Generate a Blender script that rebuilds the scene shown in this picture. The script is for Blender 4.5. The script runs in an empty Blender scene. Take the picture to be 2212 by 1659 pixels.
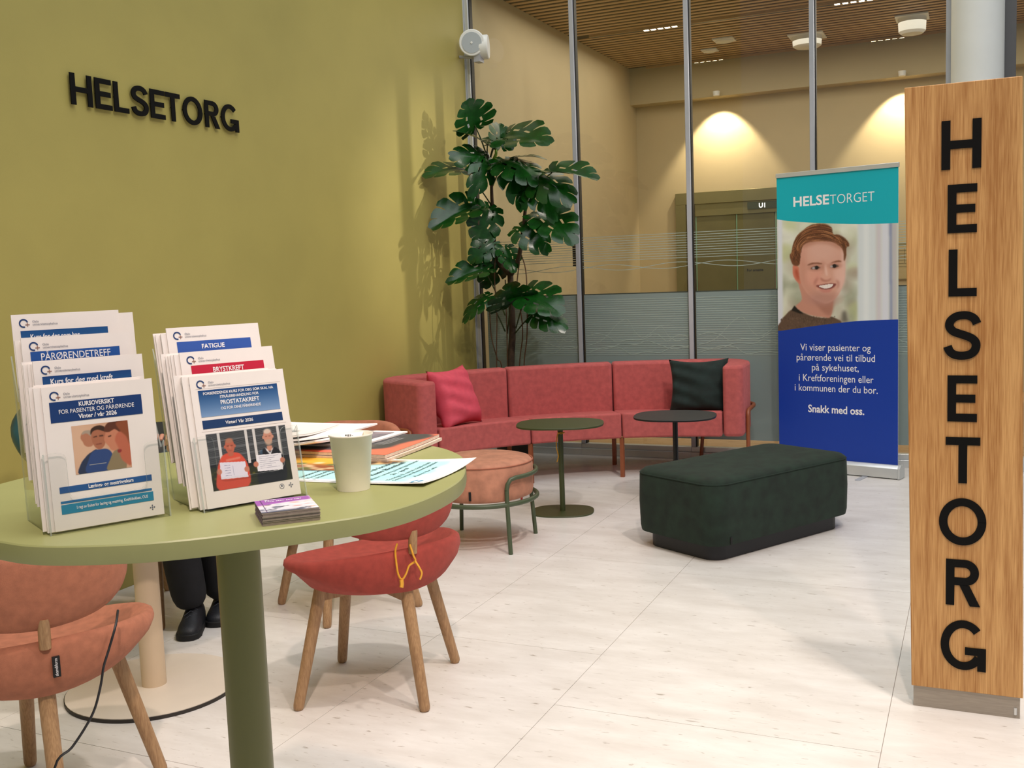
import bpy, bmesh, math, random
import numpy as np
from mathutils import Vector, Matrix
random.seed(7)
SC = bpy.context.scene
COL = SC.collection
PI = math.pi

# ------------------------------------------------------------------ camera, exposure, world, lights
H = 1.42
FPX, CX, CY = 2224.3, 1106.0, 829.5
YAW, TILT, ROLL = -0.426614, 0.10452, -0.037691
_d = Vector((math.sin(YAW) * math.cos(TILT), math.cos(YAW) * math.cos(TILT), -math.sin(TILT)))
_r0 = Vector((math.cos(YAW), -math.sin(YAW), 0))
_u0 = _r0.cross(_d)
_r = _r0 * math.cos(ROLL) + _u0 * math.sin(ROLL)
_u = _u0 * math.cos(ROLL) - _r0 * math.sin(ROLL)
CAMP = Vector((0, 0, H))
cam_d = bpy.data.cameras.new('camera')
cam = bpy.data.objects.new('camera', cam_d)
COL.objects.link(cam)
cam_d.sensor_width = 36
cam_d.lens = FPX / 2212 * 36
cam_d.clip_start = 0.05
cam_d.clip_end = 200
_m = Matrix((_r, _u, -_d)).transposed().to_4x4()
_m.translation = CAMP
cam.matrix_world = _m
SC.camera = cam
SC.view_settings.view_transform = 'Standard'
SC.view_settings.look = 'None'
SC.view_settings.gamma = 1
SC.view_settings.use_curve_mapping = False
SC.view_settings.exposure = 0.0
SC.cycles.use_denoising = True
SC.cycles.max_bounces = 8
SC.cycles.transparent_max_bounces = 24
SC.cycles.caustics_reflective = False
SC.cycles.caustics_refractive = False
SC.cycles.sample_clamp_indirect = 6

W = bpy.data.worlds.new('atrium_daylight')
SC.world = W
W.use_nodes = True
_bg = W.node_tree.nodes['Background']
_bg.inputs[0].default_value = (0.90, 0.96, 1.0, 1)
_bg.inputs[1].default_value = 0.26


def light(name, kind, loc, target, energy, color, **kw):
    ld = bpy.data.lights.new(name, kind)
    ld.energy = energy
    ld.color = color
    for k, v in kw.items():
        setattr(ld, k, v)
    o = bpy.data.objects.new(name, ld)
    COL.objects.link(o)
    o.location = loc
    o.rotation_euler = (Vector(target) - Vector(loc)).to_track_quat('-Z', 'Y').to_euler()
    return o


WARM = (1.0, 0.80, 0.68)
WARM2 = (1.0, 0.88, 0.79)
# skylight of the atrium and its spotlights, high above the frame
light('skylight', 'AREA', (0.5, 3.0, 9.0), (0.2, 3.2, 0), 520, (0.97, 0.98, 1.0), shape='RECTANGLE', size=7, size_y=9)
light('corridor_spot', 'SPOT', (1.2, 8.45, 3.70), (-3.6, 6.95, 1.9), 880, WARM2, spot_size=math.radians(25), spot_blend=0.9, shadow_soft_size=0.03)
light('atrium_or_fill_spot', 'SPOT', (0.8, 2.8, 5.2), (-3.2, 7.2, 1.8), 260, WARM2, spot_size=math.radians(40), spot_blend=0.7, shadow_soft_size=0.05)
light('atrium_or_fill_spot', 'SPOT', (0.6, 2.6, 5.6), (-1.6, 4.3, 0.0), 380, WARM2, spot_size=math.radians(75), spot_blend=0.7, shadow_soft_size=0.10)
light('atrium_or_fill_spot', 'SPOT', (0.5, -0.5, 5.0), (-1.3, 1.8, 0.6), 540, WARM, spot_size=math.radians(62), spot_blend=0.7, shadow_soft_size=0.10)
light('atrium_or_fill_spot', 'SPOT', (1.8, 1.0, 5.4), (0.4, 3.0, 0.0), 300, WARM, spot_size=math.radians(60), spot_blend=0.6, shadow_soft_size=0.08)

light('atrium_or_fill_spot', 'SPOT', (-0.4, 3.4, 5.6), (-1.0, 7.15, 1.2), 230, WARM2, spot_size=math.radians(34), spot_blend=0.8, shadow_soft_size=0.08)  # extra fill lamp added to brighten the banner


# ------------------------------------------------------------------ pixel helpers (2212 x 1659 frame)
def ray(x, y):
    v = _r * ((x - CX) / FPX) - _u * ((y - CY) / FPX) + _d
    return v.normalized()


def atz(x, y, z=0.0):
    v = ray(x, y)
    return CAMP + v * ((z - H) / v.z)


def aty(x, y, Y):
    v = ray(x, y)
    return CAMP + v * (Y / v.y)


def on_plane(x, y, p, n):
    v = ray(x, y)
    return CAMP + v * ((Vector(p) - CAMP).dot(n) / v.dot(n))


# ------------------------------------------------------------------ materials
def lin(h):
    if isinstance(h, str):
        h = h.lstrip('#')
        c = [int(h[i:i + 2], 16) / 255 for i in (0, 2, 4)]
    else:
        c = list(h)
    return tuple((v / 12.92 if v <= 0.04045 else ((v + 0.055) / 1.055) ** 2.4) for v in c)


MATS = {}


def mat(name, col, rough=0.6, var=0.0, vscale=30.0, bump=0.0, bscale=200.0, metal=0.0, sheen=0.0, spec=0.5, stretch=None, col2=None, coat=0.0):
    if name in MATS:
        return MATS[name]
    m = bpy.data.materials.new(name)
    m.use_nodes = True
    nt = m.node_tree
    b = nt.nodes['Principled BSDF']
    b.inputs['Roughness'].default_value = rough
    b.inputs['Metallic'].default_value = metal
    b.inputs['Specular IOR Level'].default_value = spec
    b.inputs['Coat Weight'].default_value = coat
    if sheen:
        b.inputs['Sheen Weight'].default_value = sheen
        b.inputs['Sheen Roughness'].default_value = 0.4
        b.inputs['Sheen Tint'].default_value = (*[min(1, v * 1.3 + 0.1) for v in lin(col)], 1)
    c = lin(col)
    tc = nt.nodes.new('ShaderNodeTexCoord')
    mp = nt.nodes.new('ShaderNodeMapping')
    nt.links.new(tc.outputs['Object'], mp.inputs['Vector'])
    if stretch:
        mp.inputs['Scale'].default_value = stretch
    n = nt.nodes.new('ShaderNodeTexNoise')
    n.inputs['Scale'].default_value = vscale
    n.inputs['Detail'].default_value = 5
    nt.links.new(mp.outputs[0], n.inputs['Vector'])
    rp = nt.nodes.new('ShaderNodeValToRGB')
    rp.color_ramp.elements[0].position = 0.32
    rp.color_ramp.elements[1].position = 0.68
    if col2:
        a, d = c, lin(col2)
    else:
        a = tuple(max(0, v * (1 - var)) for v in c)
        d = tuple(min(1, v * (1 + var)) for v in c)
    rp.color_ramp.elements[0].color = (*a, 1)
    rp.color_ramp.elements[1].color = (*d, 1)
    nt.links.new(n.outputs[0], rp.inputs[0])
    nt.links.new(rp.outputs[0], b.inputs['Base Color'])
    if bump:
        n2 = nt.nodes.new('ShaderNodeTexNoise')
        n2.inputs['Scale'].default_value = bscale
        n2.inputs['Detail'].default_value = 3
        nt.links.new(mp.outputs[0], n2.inputs['Vector'])
        bp = nt.nodes.new('ShaderNodeBump')
        bp.inputs['Strength'].default_value = bump
        bp.inputs['Distance'].default_value = 0.002
        nt.links.new(n2.outputs[0], bp.inputs['Height'])
        nt.links.new(bp.outputs[0], b.inputs['Normal'])
    MATS[name] = m
    return m


def thin_clear(name, tint=(1, 1, 1), ior=1.5, rough=0.0, haze=None, haze_amt=0.0):
    """clear sheet: straight transmission plus Fresnel reflection, optional diffuse film"""
    if name in MATS:
        return MATS[name]
    m = bpy.data.materials.new(name)
    m.use_nodes = True
    nt = m.node_tree
    nt.nodes.remove(nt.nodes['Principled BSDF'])
    out = nt.nodes['Material Output']
    tr = nt.nodes.new('ShaderNodeBsdfTransparent')
    tr.inputs[0].default_value = (*tint, 1)
    gl = nt.nodes.new('ShaderNodeBsdfGlossy')
    gl.inputs['Roughness'].default_value = rough
    # Schlick reflectance, the same from both sides of the thin sheet
    ge = nt.nodes.new('ShaderNodeNewGeometry')
    dt = nt.nodes.new('ShaderNodeVectorMath')
    dt.operation = 'DOT_PRODUCT'
    nt.links.new(ge.outputs['Incoming'], dt.inputs[0])
    nt.links.new(ge.outputs['Normal'], dt.inputs[1])
    def mth(op, a, b=None):
        q = nt.nodes.new('ShaderNodeMath')
        q.operation = op
        for i_, x_ in enumerate((a, b)):
            if x_ is None:
                continue
            if isinstance(x_, (int, float)):
                q.inputs[i_].default_value = x_
            else:
                nt.links.new(x_, q.inputs[i_])
        return q.outputs[0]
    f0 = ((ior - 1) / (ior + 1)) ** 2
    ca_ = mth('ABSOLUTE', dt.outputs['Value'])
    pw = mth('POWER', mth('SUBTRACT', 1.0, ca_), 5.0)
    fr_ = mth('ADD', mth('MULTIPLY', pw, 1 - f0), f0)
    mx = nt.nodes.new('ShaderNodeMixShader')
    nt.links.new(fr_, mx.inputs[0])
    base = tr
    if haze:
        df = nt.nodes.new('ShaderNodeBsdfDiffuse')
        df.inputs[0].default_value = (*lin(haze), 1)
        tl = nt.nodes.new('ShaderNodeBsdfTranslucent')
        tl.inputs[0].default_value = (*lin(haze), 1)
        m0 = nt.nodes.new('ShaderNodeMixShader')
        m0.inputs[0].default_value = 0.35
        nt.links.new(df.outputs[0], m0.inputs[1])
        nt.links.new(tl.outputs[0], m0.inputs[2])
        m1 = nt.nodes.new('ShaderNodeMixShader')
        m1.inputs[0].default_value = haze_amt
        nt.links.new(tr.outputs[0], m1.inputs[1])
        nt.links.new(m0.outputs[0], m1.inputs[2])
        base = m1
    nt.links.new(base.outputs[0], mx.inputs[1])
    nt.links.new(gl.outputs[0], mx.inputs[2])
    nt.links.new(mx.outputs[0], out.inputs['Surface'])
    MATS[name] = m
    return m


def emit(name, col, strength):
    if name in MATS:
        return MATS[name]
    m = bpy.data.materials.new(name)
    m.use_nodes = True
    nt = m.node_tree
    b = nt.nodes['Principled BSDF']
    b.inputs['Base Color'].default_value = (*lin(col), 1)
    b.inputs['Emission Color'].default_value = (*lin(col), 1)
    b.inputs['Emission Strength'].default_value = strength
    MATS[name] = m
    return m


def print_mat(name='printed_picture', rough=0.45):
    if name in MATS:
        return MATS[name]
    m = bpy.data.materials.new(name)
    m.use_nodes = True
    nt = m.node_tree
    b = nt.nodes['Principled BSDF']
    b.inputs['Roughness'].default_value = rough
    a = nt.nodes.new('ShaderNodeVertexColor')
    a.layer_name = 'ink'
    nt.links.new(a.outputs[0], b.inputs['Base Color'])
    MATS[name] = m
    return m


def wood(name, c1, c2, scale=(1, 1, 1), rough=0.5, ring=6.0, dist=3.0, fine=60.0):
    """grain runs along local Z unless scale says otherwise"""
    if name in MATS:
        return MATS[name]
    m = bpy.data.materials.new(name)
    m.use_nodes = True
    nt = m.node_tree
    b = nt.nodes['Principled BSDF']
    b.inputs['Roughness'].default_value = rough
    tc = nt.nodes.new('ShaderNodeTexCoord')
    mp = nt.nodes.new('ShaderNodeMapping')
    mp.inputs['Scale'].default_value = scale
    nt.links.new(tc.outputs['Object'], mp.inputs[0])
    n = nt.nodes.new('ShaderNodeTexNoise')
    n.inputs['Scale'].default_value = ring
    n.inputs['Detail'].default_value = 6
    n.inputs['Distortion'].default_value = dist
    nt.links.new(mp.outputs[0], n.inputs['Vector'])
    n2 = nt.nodes.new('ShaderNodeTexNoise')
    n2.inputs['Scale'].default_value = fine
    n2.inputs['Detail'].default_value = 4
    nt.links.new(mp.outputs[0], n2.inputs['Vector'])
    ad = nt.nodes.new('ShaderNodeMath')
    ad.operation = 'ADD'
    nt.links.new(n.outputs[0], ad.inputs[0])
    nt.links.new(n2.outputs[0], ad.inputs[1])
    rp = nt.nodes.new('ShaderNodeValToRGB')
    rp.color_ramp.elements[0].position = 0.38
    rp.color_ramp.elements[1].position = 0.62
    rp.color_ramp.elements[0].color = (*lin(c1), 1)
    rp.color_ramp.elements[1].color = (*lin(c2), 1)
    hf = nt.nodes.new('ShaderNodeMath')
    hf.operation = 'MULTIPLY'
    hf.inputs[1].default_value = 0.5
    nt.links.new(ad.outputs[0], hf.inputs[0])
    nt.links.new(hf.outputs[0], rp.inputs[0])
    nt.links.new(rp.outputs[0], b.inputs['Base Color'])
    MATS[name] = m
    return m


def stone():
    if 'travertine' in MATS:
        return MATS['travertine']
    m = bpy.data.materials.new('travertine')
    m.use_nodes = True
    nt = m.node_tree
    b = nt.nodes['Principled BSDF']
    b.inputs['Roughness'].default_value = 0.32
    tc = nt.nodes.new('ShaderNodeTexCoord')
    geo = nt.nodes.new('ShaderNodeNewGeometry')
    mp = nt.nodes.new('ShaderNodeMapping')
    mp.inputs['Scale'].default_value = (2.2, 7.0, 1)
    nt.links.new(geo.outputs['Position'], mp.inputs[0])
    n = nt.nodes.new('ShaderNodeTexNoise')
    n.inputs['Scale'].default_value = 1.3
    n.inputs['Detail'].default_value = 8
    n.inputs['Roughness'].default_value = 0.65
    nt.links.new(mp.outputs[0], n.inputs['Vector'])
    rp = nt.nodes.new('ShaderNodeValToRGB')
    rp.color_ramp.elements[0].position = 0.3
    rp.color_ramp.elements[0].color = (*lin('#d3cec8'), 1)
    rp.color_ramp.elements[1].position = 0.7
    rp.color_ramp.elements[1].color = (*lin('#e8e5e1'), 1)
    nt.links.new(n.outputs[0], rp.inputs[0])
    mp2 = nt.nodes.new('ShaderNodeMapping')
    mp2.inputs['Scale'].default_value = (8.0, 34.0, 1)
    nt.links.new(geo.outputs['Position'], mp2.inputs[0])
    n2 = nt.nodes.new('ShaderNodeTexNoise')
    n2.inputs['Scale'].default_value = 2.4
    n2.inputs['Detail'].default_value = 6
    n2.inputs['Distortion'].default_value = 0.6
    nt.links.new(mp2.outputs[0], n2.inputs['Vector'])
    r2 = nt.nodes.new('ShaderNodeValToRGB')
    r2.color_ramp.elements[0].position = 0.27
    r2.color_ramp.elements[0].color = (*lin('#a5998c'), 1)
    r2.color_ramp.elements[1].position = 0.36
    r2.color_ramp.elements[1].color = (1, 1, 1, 1)
    nt.links.new(n2.outputs[0], r2.inputs[0])
    mx = nt.nodes.new('ShaderNodeMix')
    mx.data_type = 'RGBA'
    mx.blend_type = 'MULTIPLY'
    mx.inputs[0].default_value = 0.7
    nt.links.new(rp.outputs[0], mx.inputs[6])
    nt.links.new(r2.outputs[0], mx.inputs[7])
    nt.links.new(mx.outputs[2], b.inputs['Base Color'])
    MATS['travertine'] = m
    return m


# ------------------------------------------------------------------ mesh helpers
class MB:
    def __init__(s):
        s.v, s.f, s.mi = [], [], []
        s.cur = 0

    def add(s, vs, fs):
        o = len(s.v)
        s.v += [tuple(p) for p in vs]
        s.f += [tuple(i + o for i in f) for f in fs]
        s.mi += [s.cur] * len(fs)
        return s

    def box(s, x0, x1, y0, y1, z0, z1, M=None):
        vs = [Vector((x, y, z)) for z in (z0, z1) for y in (y0, y1) for x in (x0, x1)]
        if M is not None:
            vs = [M @ v for v in vs]
        return s.add(vs, [(0, 2, 3, 1), (4, 5, 7, 6), (0, 1, 5, 4), (2, 6, 7, 3), (0, 4, 6, 2), (1, 3, 7, 5)])

    def tube(s, pts, r, n=10, caps=True, closed=False):
        pts = [Vector(p) for p in pts]
        rs = r if isinstance(r, (list, tuple)) else [r] * len(pts)
        k = len(pts)
        vs, fs = [], []
        prev = None
        for i, p in enumerate(pts):
            if closed:
                t = pts[(i + 1) % k] - pts[i - 1]
            else:
                t = pts[min(i + 1, k - 1)] - pts[max(i - 1, 0)]
            t.normalize()
            if prev is None:
                a = Vector((0, 0, 1)) if abs(t.z) < 0.9 else Vector((1, 0, 0))
                x = t.cross(a).normalized()
            else:
                x = (prev - t * prev.dot(t)).normalized()
            prev = x
            y = t.cross(x)
            for j in range(n):
                a = 2 * PI * j / n
                vs.append(p + (x * math.cos(a) + y * math.sin(a)) * rs[i])
        for i in range(k if closed else k - 1):
            for j in range(n):
                a, b = i * n + j, i * n + (j + 1) % n
                c, d = ((i + 1) % k) * n + (j + 1) % n, ((i + 1) % k) * n + j
                fs.append((a, b, c, d))
        if caps and not closed:
            fs.append(tuple(range(n - 1, -1, -1)))
            fs.append(tuple(range((k - 1) * n, k * n)))
        return s.add(vs, fs)

    def lathe(s, prof, n=32, c=(0, 0, 0)):
        vs, fs = [], []
        for r, z in prof:
            for j in range(n):
                a = 2 * PI * j / n
                vs.append((c[0] + r * math.cos(a), c[1] + r * math.sin(a), c[2] + z))
        for i in range(len(prof) - 1):
            for j in range(n):
                fs.append((i * n + j, i * n + (j + 1) % n, (i + 1) * n + (j + 1) % n, (i + 1) * n + j))
        if prof[0][0] > 1e-4:
            fs.append(tuple(range(n - 1, -1, -1)))
        if prof[-1][0] > 1e-4:
            fs.append(tuple(range((len(prof) - 1) * n, len(prof) * n)))
        return s.add(vs, fs)

    def prism(s, out, z0, z1):
        n = len(out)
        vs = [(p[0], p[1], z0) for p in out] + [(p[0], p[1], z1) for p in out]
        fs = [(i, (i + 1) % n, n + (i + 1) % n, n + i) for i in range(n)]
        fs += [tuple(range(n - 1, -1, -1)), tuple(range(n, 2 * n))]
        return s.add(vs, fs)

    def rings(s, rings, cap0=True, cap1=True):
        n = len(rings[0])
        vs = [p for r in rings for p in r]
        fs = []
        for i in range(len(rings) - 1):
            for j in range(n):
                fs.append((i * n + j, i * n + (j + 1) % n, (i + 1) * n + (j + 1) % n, (i + 1) * n + j))
        if cap0:
            fs.append(tuple(range(n - 1, -1, -1)))
        if cap1:
            fs.append(tuple(range((len(rings) - 1) * n, len(rings) * n)))
        return s.add(vs, fs)

    def grid(s, fn, nu, nv):
        vs = [fn(i / nu, j / nv) for j in range(nv + 1) for i in range(nu + 1)]
        fs = [(j * (nu + 1) + i, j * (nu + 1) + i + 1, (j + 1) * (nu + 1) + i + 1, (j + 1) * (nu + 1) + i) for j in range(nv) for i in range(nu)]
        return s.add(vs, fs)

    def mesh(s, name, mats, smooth=None):
        me = bpy.data.meshes.new(name)
        me.from_pydata([tuple(v) for v in s.v], [], s.f)
        for m in (mats if isinstance(mats, (list, tuple)) else [mats]):
            me.materials.append(m)
        if any(s.mi):
            me.polygons.foreach_set('material_index', s.mi)
        bm = bmesh.new()
        bm.from_mesh(me)
        bmesh.ops.remove_doubles(bm, verts=bm.verts, dist=1e-6)
        bmesh.ops.recalc_face_normals(bm, faces=bm.faces)
        bm.to_mesh(me)
        bm.free()
        if smooth is not None:
            me.shade_smooth()
            if smooth < 180:
                me.set_sharp_from_angle(angle=math.radians(smooth))
        me.update()
        return me

    def build(s, name, mats, parent=None, smooth=None, bevel=0, seg=2, world=False, subsurf=0):
        if world and parent is not None:
            inv = pmat(parent).inverted()
            s.v = [tuple(inv @ Vector(v)) for v in s.v]
        o = bpy.data.objects.new(name, s.mesh(name, mats, smooth))
        COL.objects.link(o)
        if parent is not None:
            o.parent = parent
        if bevel:
            b = o.modifiers.new('bevel', 'BEVEL')
            b.width = bevel
            b.segments = seg
            b.limit_method = 'ANGLE'
            b.angle_limit = math.radians(40)
            o.data.shade_smooth()
            o.data.set_sharp_from_angle(angle=math.radians(50))
            b.harden_normals = False
        if subsurf:
            b = o.modifiers.new('subsurf', 'SUBSURF')
            b.levels = b.render_levels = subsurf
        return o


def pmat(o):
    M = Matrix.LocRotScale(o.location, o.rotation_euler, o.scale)
    return pmat(o.parent) @ M if o.parent else M


def tag(o, label=None, cat=None, group=None, kind=None):
    if label:
        o['label'] = label
    if cat:
        o['category'] = cat
    if group:
        o['group'] = group
    if kind:
        o['kind'] = kind
    return o


def thing(name, label, cat, loc=(0, 0, 0), rotz=0.0, group=None, kind=None):
    o = bpy.data.objects.new(name, None)
    o.empty_display_size = 0.1
    COL.objects.link(o)
    o.location = loc
    o.rotation_euler = (0, 0, rotz)
    return tag(o, label, cat, group, kind)


def copy_tree(o, parent=None):
    c = o.copy()
    COL.objects.link(c)
    c.parent = parent
    for ch in list(o.children):
        copy_tree(ch, c)
    return c


def catmull(pts, k=6, closed=False):
    P = [Vector(p) for p in pts]
    n = len(P)
    out = []
    for i in range(n if closed else n - 1):
        if closed:
            p0, p1, p2, p3 = P[i - 1], P[i], P[(i + 1) % n], P[(i + 2) % n]
        else:
            p0, p1, p2, p3 = P[max(i - 1, 0)], P[i], P[i + 1], P[min(i + 2, n - 1)]
        for j in range(k):
            t = j / k
            out.append(0.5 * ((2 * p1) + (p2 - p0) * t + (2 * p0 - 5 * p1 + 4 * p2 - p3) * t * t + (3 * p1 - p0 - 3 * p2 + p3) * t ** 3))
    if not closed:
        out.append(P[-1])
    return out


def rrect(w, d, r, n=6, p=2.0):
    out = []
    for cx, cy, a0 in ((w / 2 - r, d / 2 - r, 0), (-w / 2 + r, d / 2 - r, 90), (-w / 2 + r, -d / 2 + r, 180), (w / 2 - r, -d / 2 + r, 270)):
        for i in range(n + 1):
            a = math.radians(a0 + 90 * i / n)
            out.append((cx + r * math.cos(a), cy + r * math.sin(a)))
    return out


def superell(a, b, e, n=48):
    out = []
    for i in range(n):
        t = 2 * PI * i / n
        c, s_ = math.cos(t), math.sin(t)
        out.append((a * math.copysign(abs(c) ** (2 / e), c), b * math.copysign(abs(s_) ** (2 / e), s_)))
    return out


def xf(out, loc, rot):
    c, s_ = math.cos(rot), math.sin(rot)
    return [(loc[0] + c * p[0] - s_ * p[1], loc[1] + s_ * p[0] + c * p[1]) for p in out]


# text to flat mesh data
_tc = {}


def text_data(body, bold=0.0, spacing=1.0, extrude=0.0, res=3):
    key = (body, bold, spacing, extrude, res)
    if key in _tc:
        return _tc[key]
    cu = bpy.data.curves.new('t', 'FONT')
    cu.body = body
    cu.size = 1
    cu.offset = bold
    cu.space_character = spacing
    cu.extrude = extrude
    cu.resolution_u = res
    ob = bpy.data.objects.new('t', cu)
    COL.objects.link(ob)
    dg = bpy.context.evaluated_depsgraph_get()
    me = bpy.data.meshes.new_from_object(ob.evaluated_get(dg))
    v = [tuple(x.co) for x in me.vertices]
    f = [tuple(p.vertices) for p in me.polygons]
    bpy.data.objects.remove(ob)
    bpy.data.curves.remove(cu)
    bpy.data.meshes.remove(me)
    xs = [p[0] for p in v] or [0, 1]
    ys = [p[1] for p in v] or [0, 1]
    _tc[key] = (v, f, (min(xs), max(xs), min(ys), max(ys)))
    return _tc[key]


class Sheet:
    """a flat printed surface: origin O (lower left), unit axes ex, ey, normal n, size w x h"""

    def __init__(s, O, ex, ey, w, h):
        s.O, s.ex, s.ey, s.w, s.h = Vector(O), Vector(ex).normalized(), Vector(ey).normalized(), w, h
        s.n = s.ex.cross(s.ey).normalized()

    def P(s, u, v, lift=0.0):
        return s.O + s.ex * (u * s.w) + s.ey * (v * s.h) + s.n * lift

    def uv(s, px, py):
        p = on_plane(px, py, s.O, s.n) - s.O
        return p.dot(s.ex) / s.w, p.dot(s.ey) / s.h

    def rect(s, mb, u0, u1, v0, v1, lift=0.0004):
        mb.add([s.P(u0, v0, lift), s.P(u1, v0, lift), s.P(u1, v1, lift), s.P(u0, v1, lift)], [(0, 1, 2, 3)])

    def poly(s, mb, uvs, lift=0.0004):
        mb.add([s.P(u, v, lift) for u, v in uvs], [tuple(range(len(uvs)))])

    def text(s, mb, body, u, v, cap, align='c', bold=0.0, width=None, lift=0.0008, spacing=1.0, slant=0.0):
        """cap: height of a capital in metres; v is the baseline; width (metres) stretches to fit"""
        vs, fs, (x0, x1, y0, y1) = text_data(body, bold, spacing)
        k = cap / 0.729
        kx = k if width is None else width / max(1e-6, x1 - x0)
        base = s.O + s.ex * (u * s.w) + s.ey * (v * s.h) + s.n * lift
        off = {'c': -(x0 + x1) / 2, 'l': -x0, 'r': -x1}[align]
        mb.add([base + s.ex * ((p[0] + off) * kx + slant * p[1] * k) + s.ey * (p[1] * k) for p in vs], fs)


# painted prints: colours of ink on a fine grid
class Ink:
    def __init__(s, w, h, col):
        s.w, s.h = w, h
        s.a = np.zeros((h, w, 3)) + np.array([int(col[i:i + 2], 16) / 255 for i in (1, 3, 5)])
        s.X, s.Y = np.meshgrid((np.arange(w) + 0.0) / (w - 1), (np.arange(h) + 0.0) / (h - 1))

    @staticmethod
    def c(col):
        return np.array([int(col[i:i + 2], 16) / 255 for i in (1, 3, 5)]) if isinstance(col, str) else np.array(col)

    @staticmethod
    def blur(m, r):
        if r <= 0:
            return m
        for _ in range(2):
            for ax in (0, 1):
                acc = np.zeros_like(m)
                for k in range(-r, r + 1):
                    idx = np.clip(np.arange(m.shape[ax]) + k, 0, m.shape[ax] - 1)
                    acc += np.take(m, idx, axis=ax)
                m = acc / (2 * r + 1)
        return m

    def mask(s, pts, soft=1):
        P = [(p[0], p[1]) for p in pts]
        ins = np.zeros((s.h, s.w), bool)
        n = len(P)
        for i in range(n):
            x0, y0 = P[i]
            x1, y1 = P[(i + 1) % n]
            if y0 == y1:
                continue
            cond = ((s.Y < y0) != (s.Y < y1)) & (s.X < (x1 - x0) * (s.Y - y0) / (y1 - y0) + x0)
            ins ^= cond
        return s.blur(ins.astype(float), soft)

    def put(s, m, col, amt=1.0):
        m = (m * amt)[:, :, None]
        s.a = s.a * (1 - m) + s.c(col) * m

    def poly(s, pts, col, soft=1, amt=1.0, smooth=0):
        if smooth:
            pts = [(p.x, p.y) for p in catmull([(q[0], q[1], 0) for q in pts], smooth, True)]
        s.put(s.mask(pts, soft), col, amt)

    def ell(s, cx, cy, rx, ry, col, soft=0.15, amt=1.0, rot=0.0):
        c, sn = math.cos(rot), math.sin(rot)
        dx, dy = s.X - cx, s.Y - cy
        d = np.sqrt(((dx * c + dy * sn) / rx) ** 2 + ((-dx * sn + dy * c) / ry) ** 2)
        s.put(np.clip((1 - d) / max(soft, 1e-3) + 0.5, 0, 1), col, amt)

    def obj(s, name, sheet, u0, u1, v0, v1, parent, lift=0.0005, clip=None):
        """grid over sheet uv rectangle; clip(u, v) -> (u, v) may warp the border"""
        n, k = s.w, s.h
        U = u0 + (u1 - u0) * s.X
        V = v0 + (v1 - v0) * s.Y
        if clip is not None:
            U, V = clip(s.X, s.Y)
        O, ex, ey, nn = (np.array(q) for q in (sheet.O, sheet.ex, sheet.ey, sheet.n))
        P = O + U[..., None] * sheet.w * ex + V[..., None] * sheet.h * ey + nn * lift
        inv = np.array(pmat(parent).inverted())
        P = P.reshape(-1, 3) @ inv[:3, :3].T + inv[:3, 3]
        me = bpy.data.meshes.new(name)
        idx = np.arange(n * k).reshape(k, n)
        F = np.stack([idx[:-1, :-1], idx[:-1, 1:], idx[1:, 1:], idx[1:, :-1]], -1).reshape(-1, 4)
        me.from_pydata(P.tolist(), [], F.tolist())
        at = me.color_attributes.new('ink', 'FLOAT_COLOR', 'POINT')
        A = np.clip(s.a, 0, 1).reshape(-1, 3)
        L = np.where(A <= 0.04045, A / 12.92, ((A + 0.055) / 1.055) ** 2.4)
        at.data.foreach_set('color', np.c_[L, np.ones(len(L))].astype(np.float32).ravel())
        me.materials.append(print_mat())
        o = bpy.data.objects.new(name, me)
        COL.objects.link(o)
        o.parent = parent
        return o


# ------------------------------------------------------------------ shared materials
XW, YG, YB, ZC = -3.717, 7.55, 12.03, 3.755
M_green = mat('olive_wall_paint', '#aca057', 0.55, 0.03, 3.0, 0.15, 400)
M_beige = mat('beige_wall_paint', '#c4b48e', 0.7, 0.03, 2.0, 0.1, 300)
M_white = mat('white_paint', '#eceeea', 0.6, 0.02, 5)
M_alu = mat('anodised_aluminium', '#b0b3ba', 0.4, 0.03, 10, metal=0.05)
M_alu_l = mat('pale_aluminium', '#cfd2d2', 0.3, 0.03, 10, metal=0.4)
M_black = mat('black_gasket', '#0b0b0c', 0.5)
M_slat = wood('slat_oak', '#b38e5c', '#cfab78', (0.6, 8, 8), 0.5, 4, 1, 30)
M_oak = wood('chair_oak', '#8d6a48', '#b08c64', (14, 14, 1.2), 0.5, 3, 1.0, 24)
M_glass = thin_clear('partition_glass', (0.96, 0.975, 0.955), 1.45)
M_film = thin_clear('frosted_film', (0.80, 0.86, 0.86), 1.45, 0.12, haze='#9fb0b0', haze_amt=0.86)
M_etch = mat('etched_lines', '#9fb0a8', 0.6)
M_acryl = thin_clear('clear_acrylic', (0.992, 0.996, 0.992), 1.38, 0.02)
M_acedge = thin_clear('acrylic_edge', (0.9, 0.94, 0.92), 1.49, 0.05, haze='#dfe6e2', haze_amt=0.45)  # pale haze painted on the edge faces for their bright highlights
M_paper = mat('white_paper', '#eee7e2', 0.65, 0.015, 30)
M_ink_navy = mat('ink_navy', '#07346f', 0.5)
M_ink_blue = mat('ink_blue', '#1c6ea6', 0.5)
M_ink_royal = mat('ink_royal', '#2c55a8', 0.5)
M_ink_red = mat('ink_red', '#c01238', 0.5)
M_ink_grey = mat('ink_grey', '#596072', 0.5)
M_ink_white = mat('ink_white', '#f4f2f4', 0.5)
M_ink_black = mat('ink_black', '#15151a', 0.5)
M_pinkfab = mat('peach_velvet', '#a96a50', 0.85, 0.12, 40, 0.5, 900, sheen=0.35)
M_redfab = mat('coral_velvet', '#9a3c32', 0.85, 0.12, 40, 0.5, 900, sheen=0.35)
M_sofa = mat('rose_red_velvet', '#b65856', 0.85, 0.12, 30, 0.5, 900, sheen=0.45)
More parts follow.
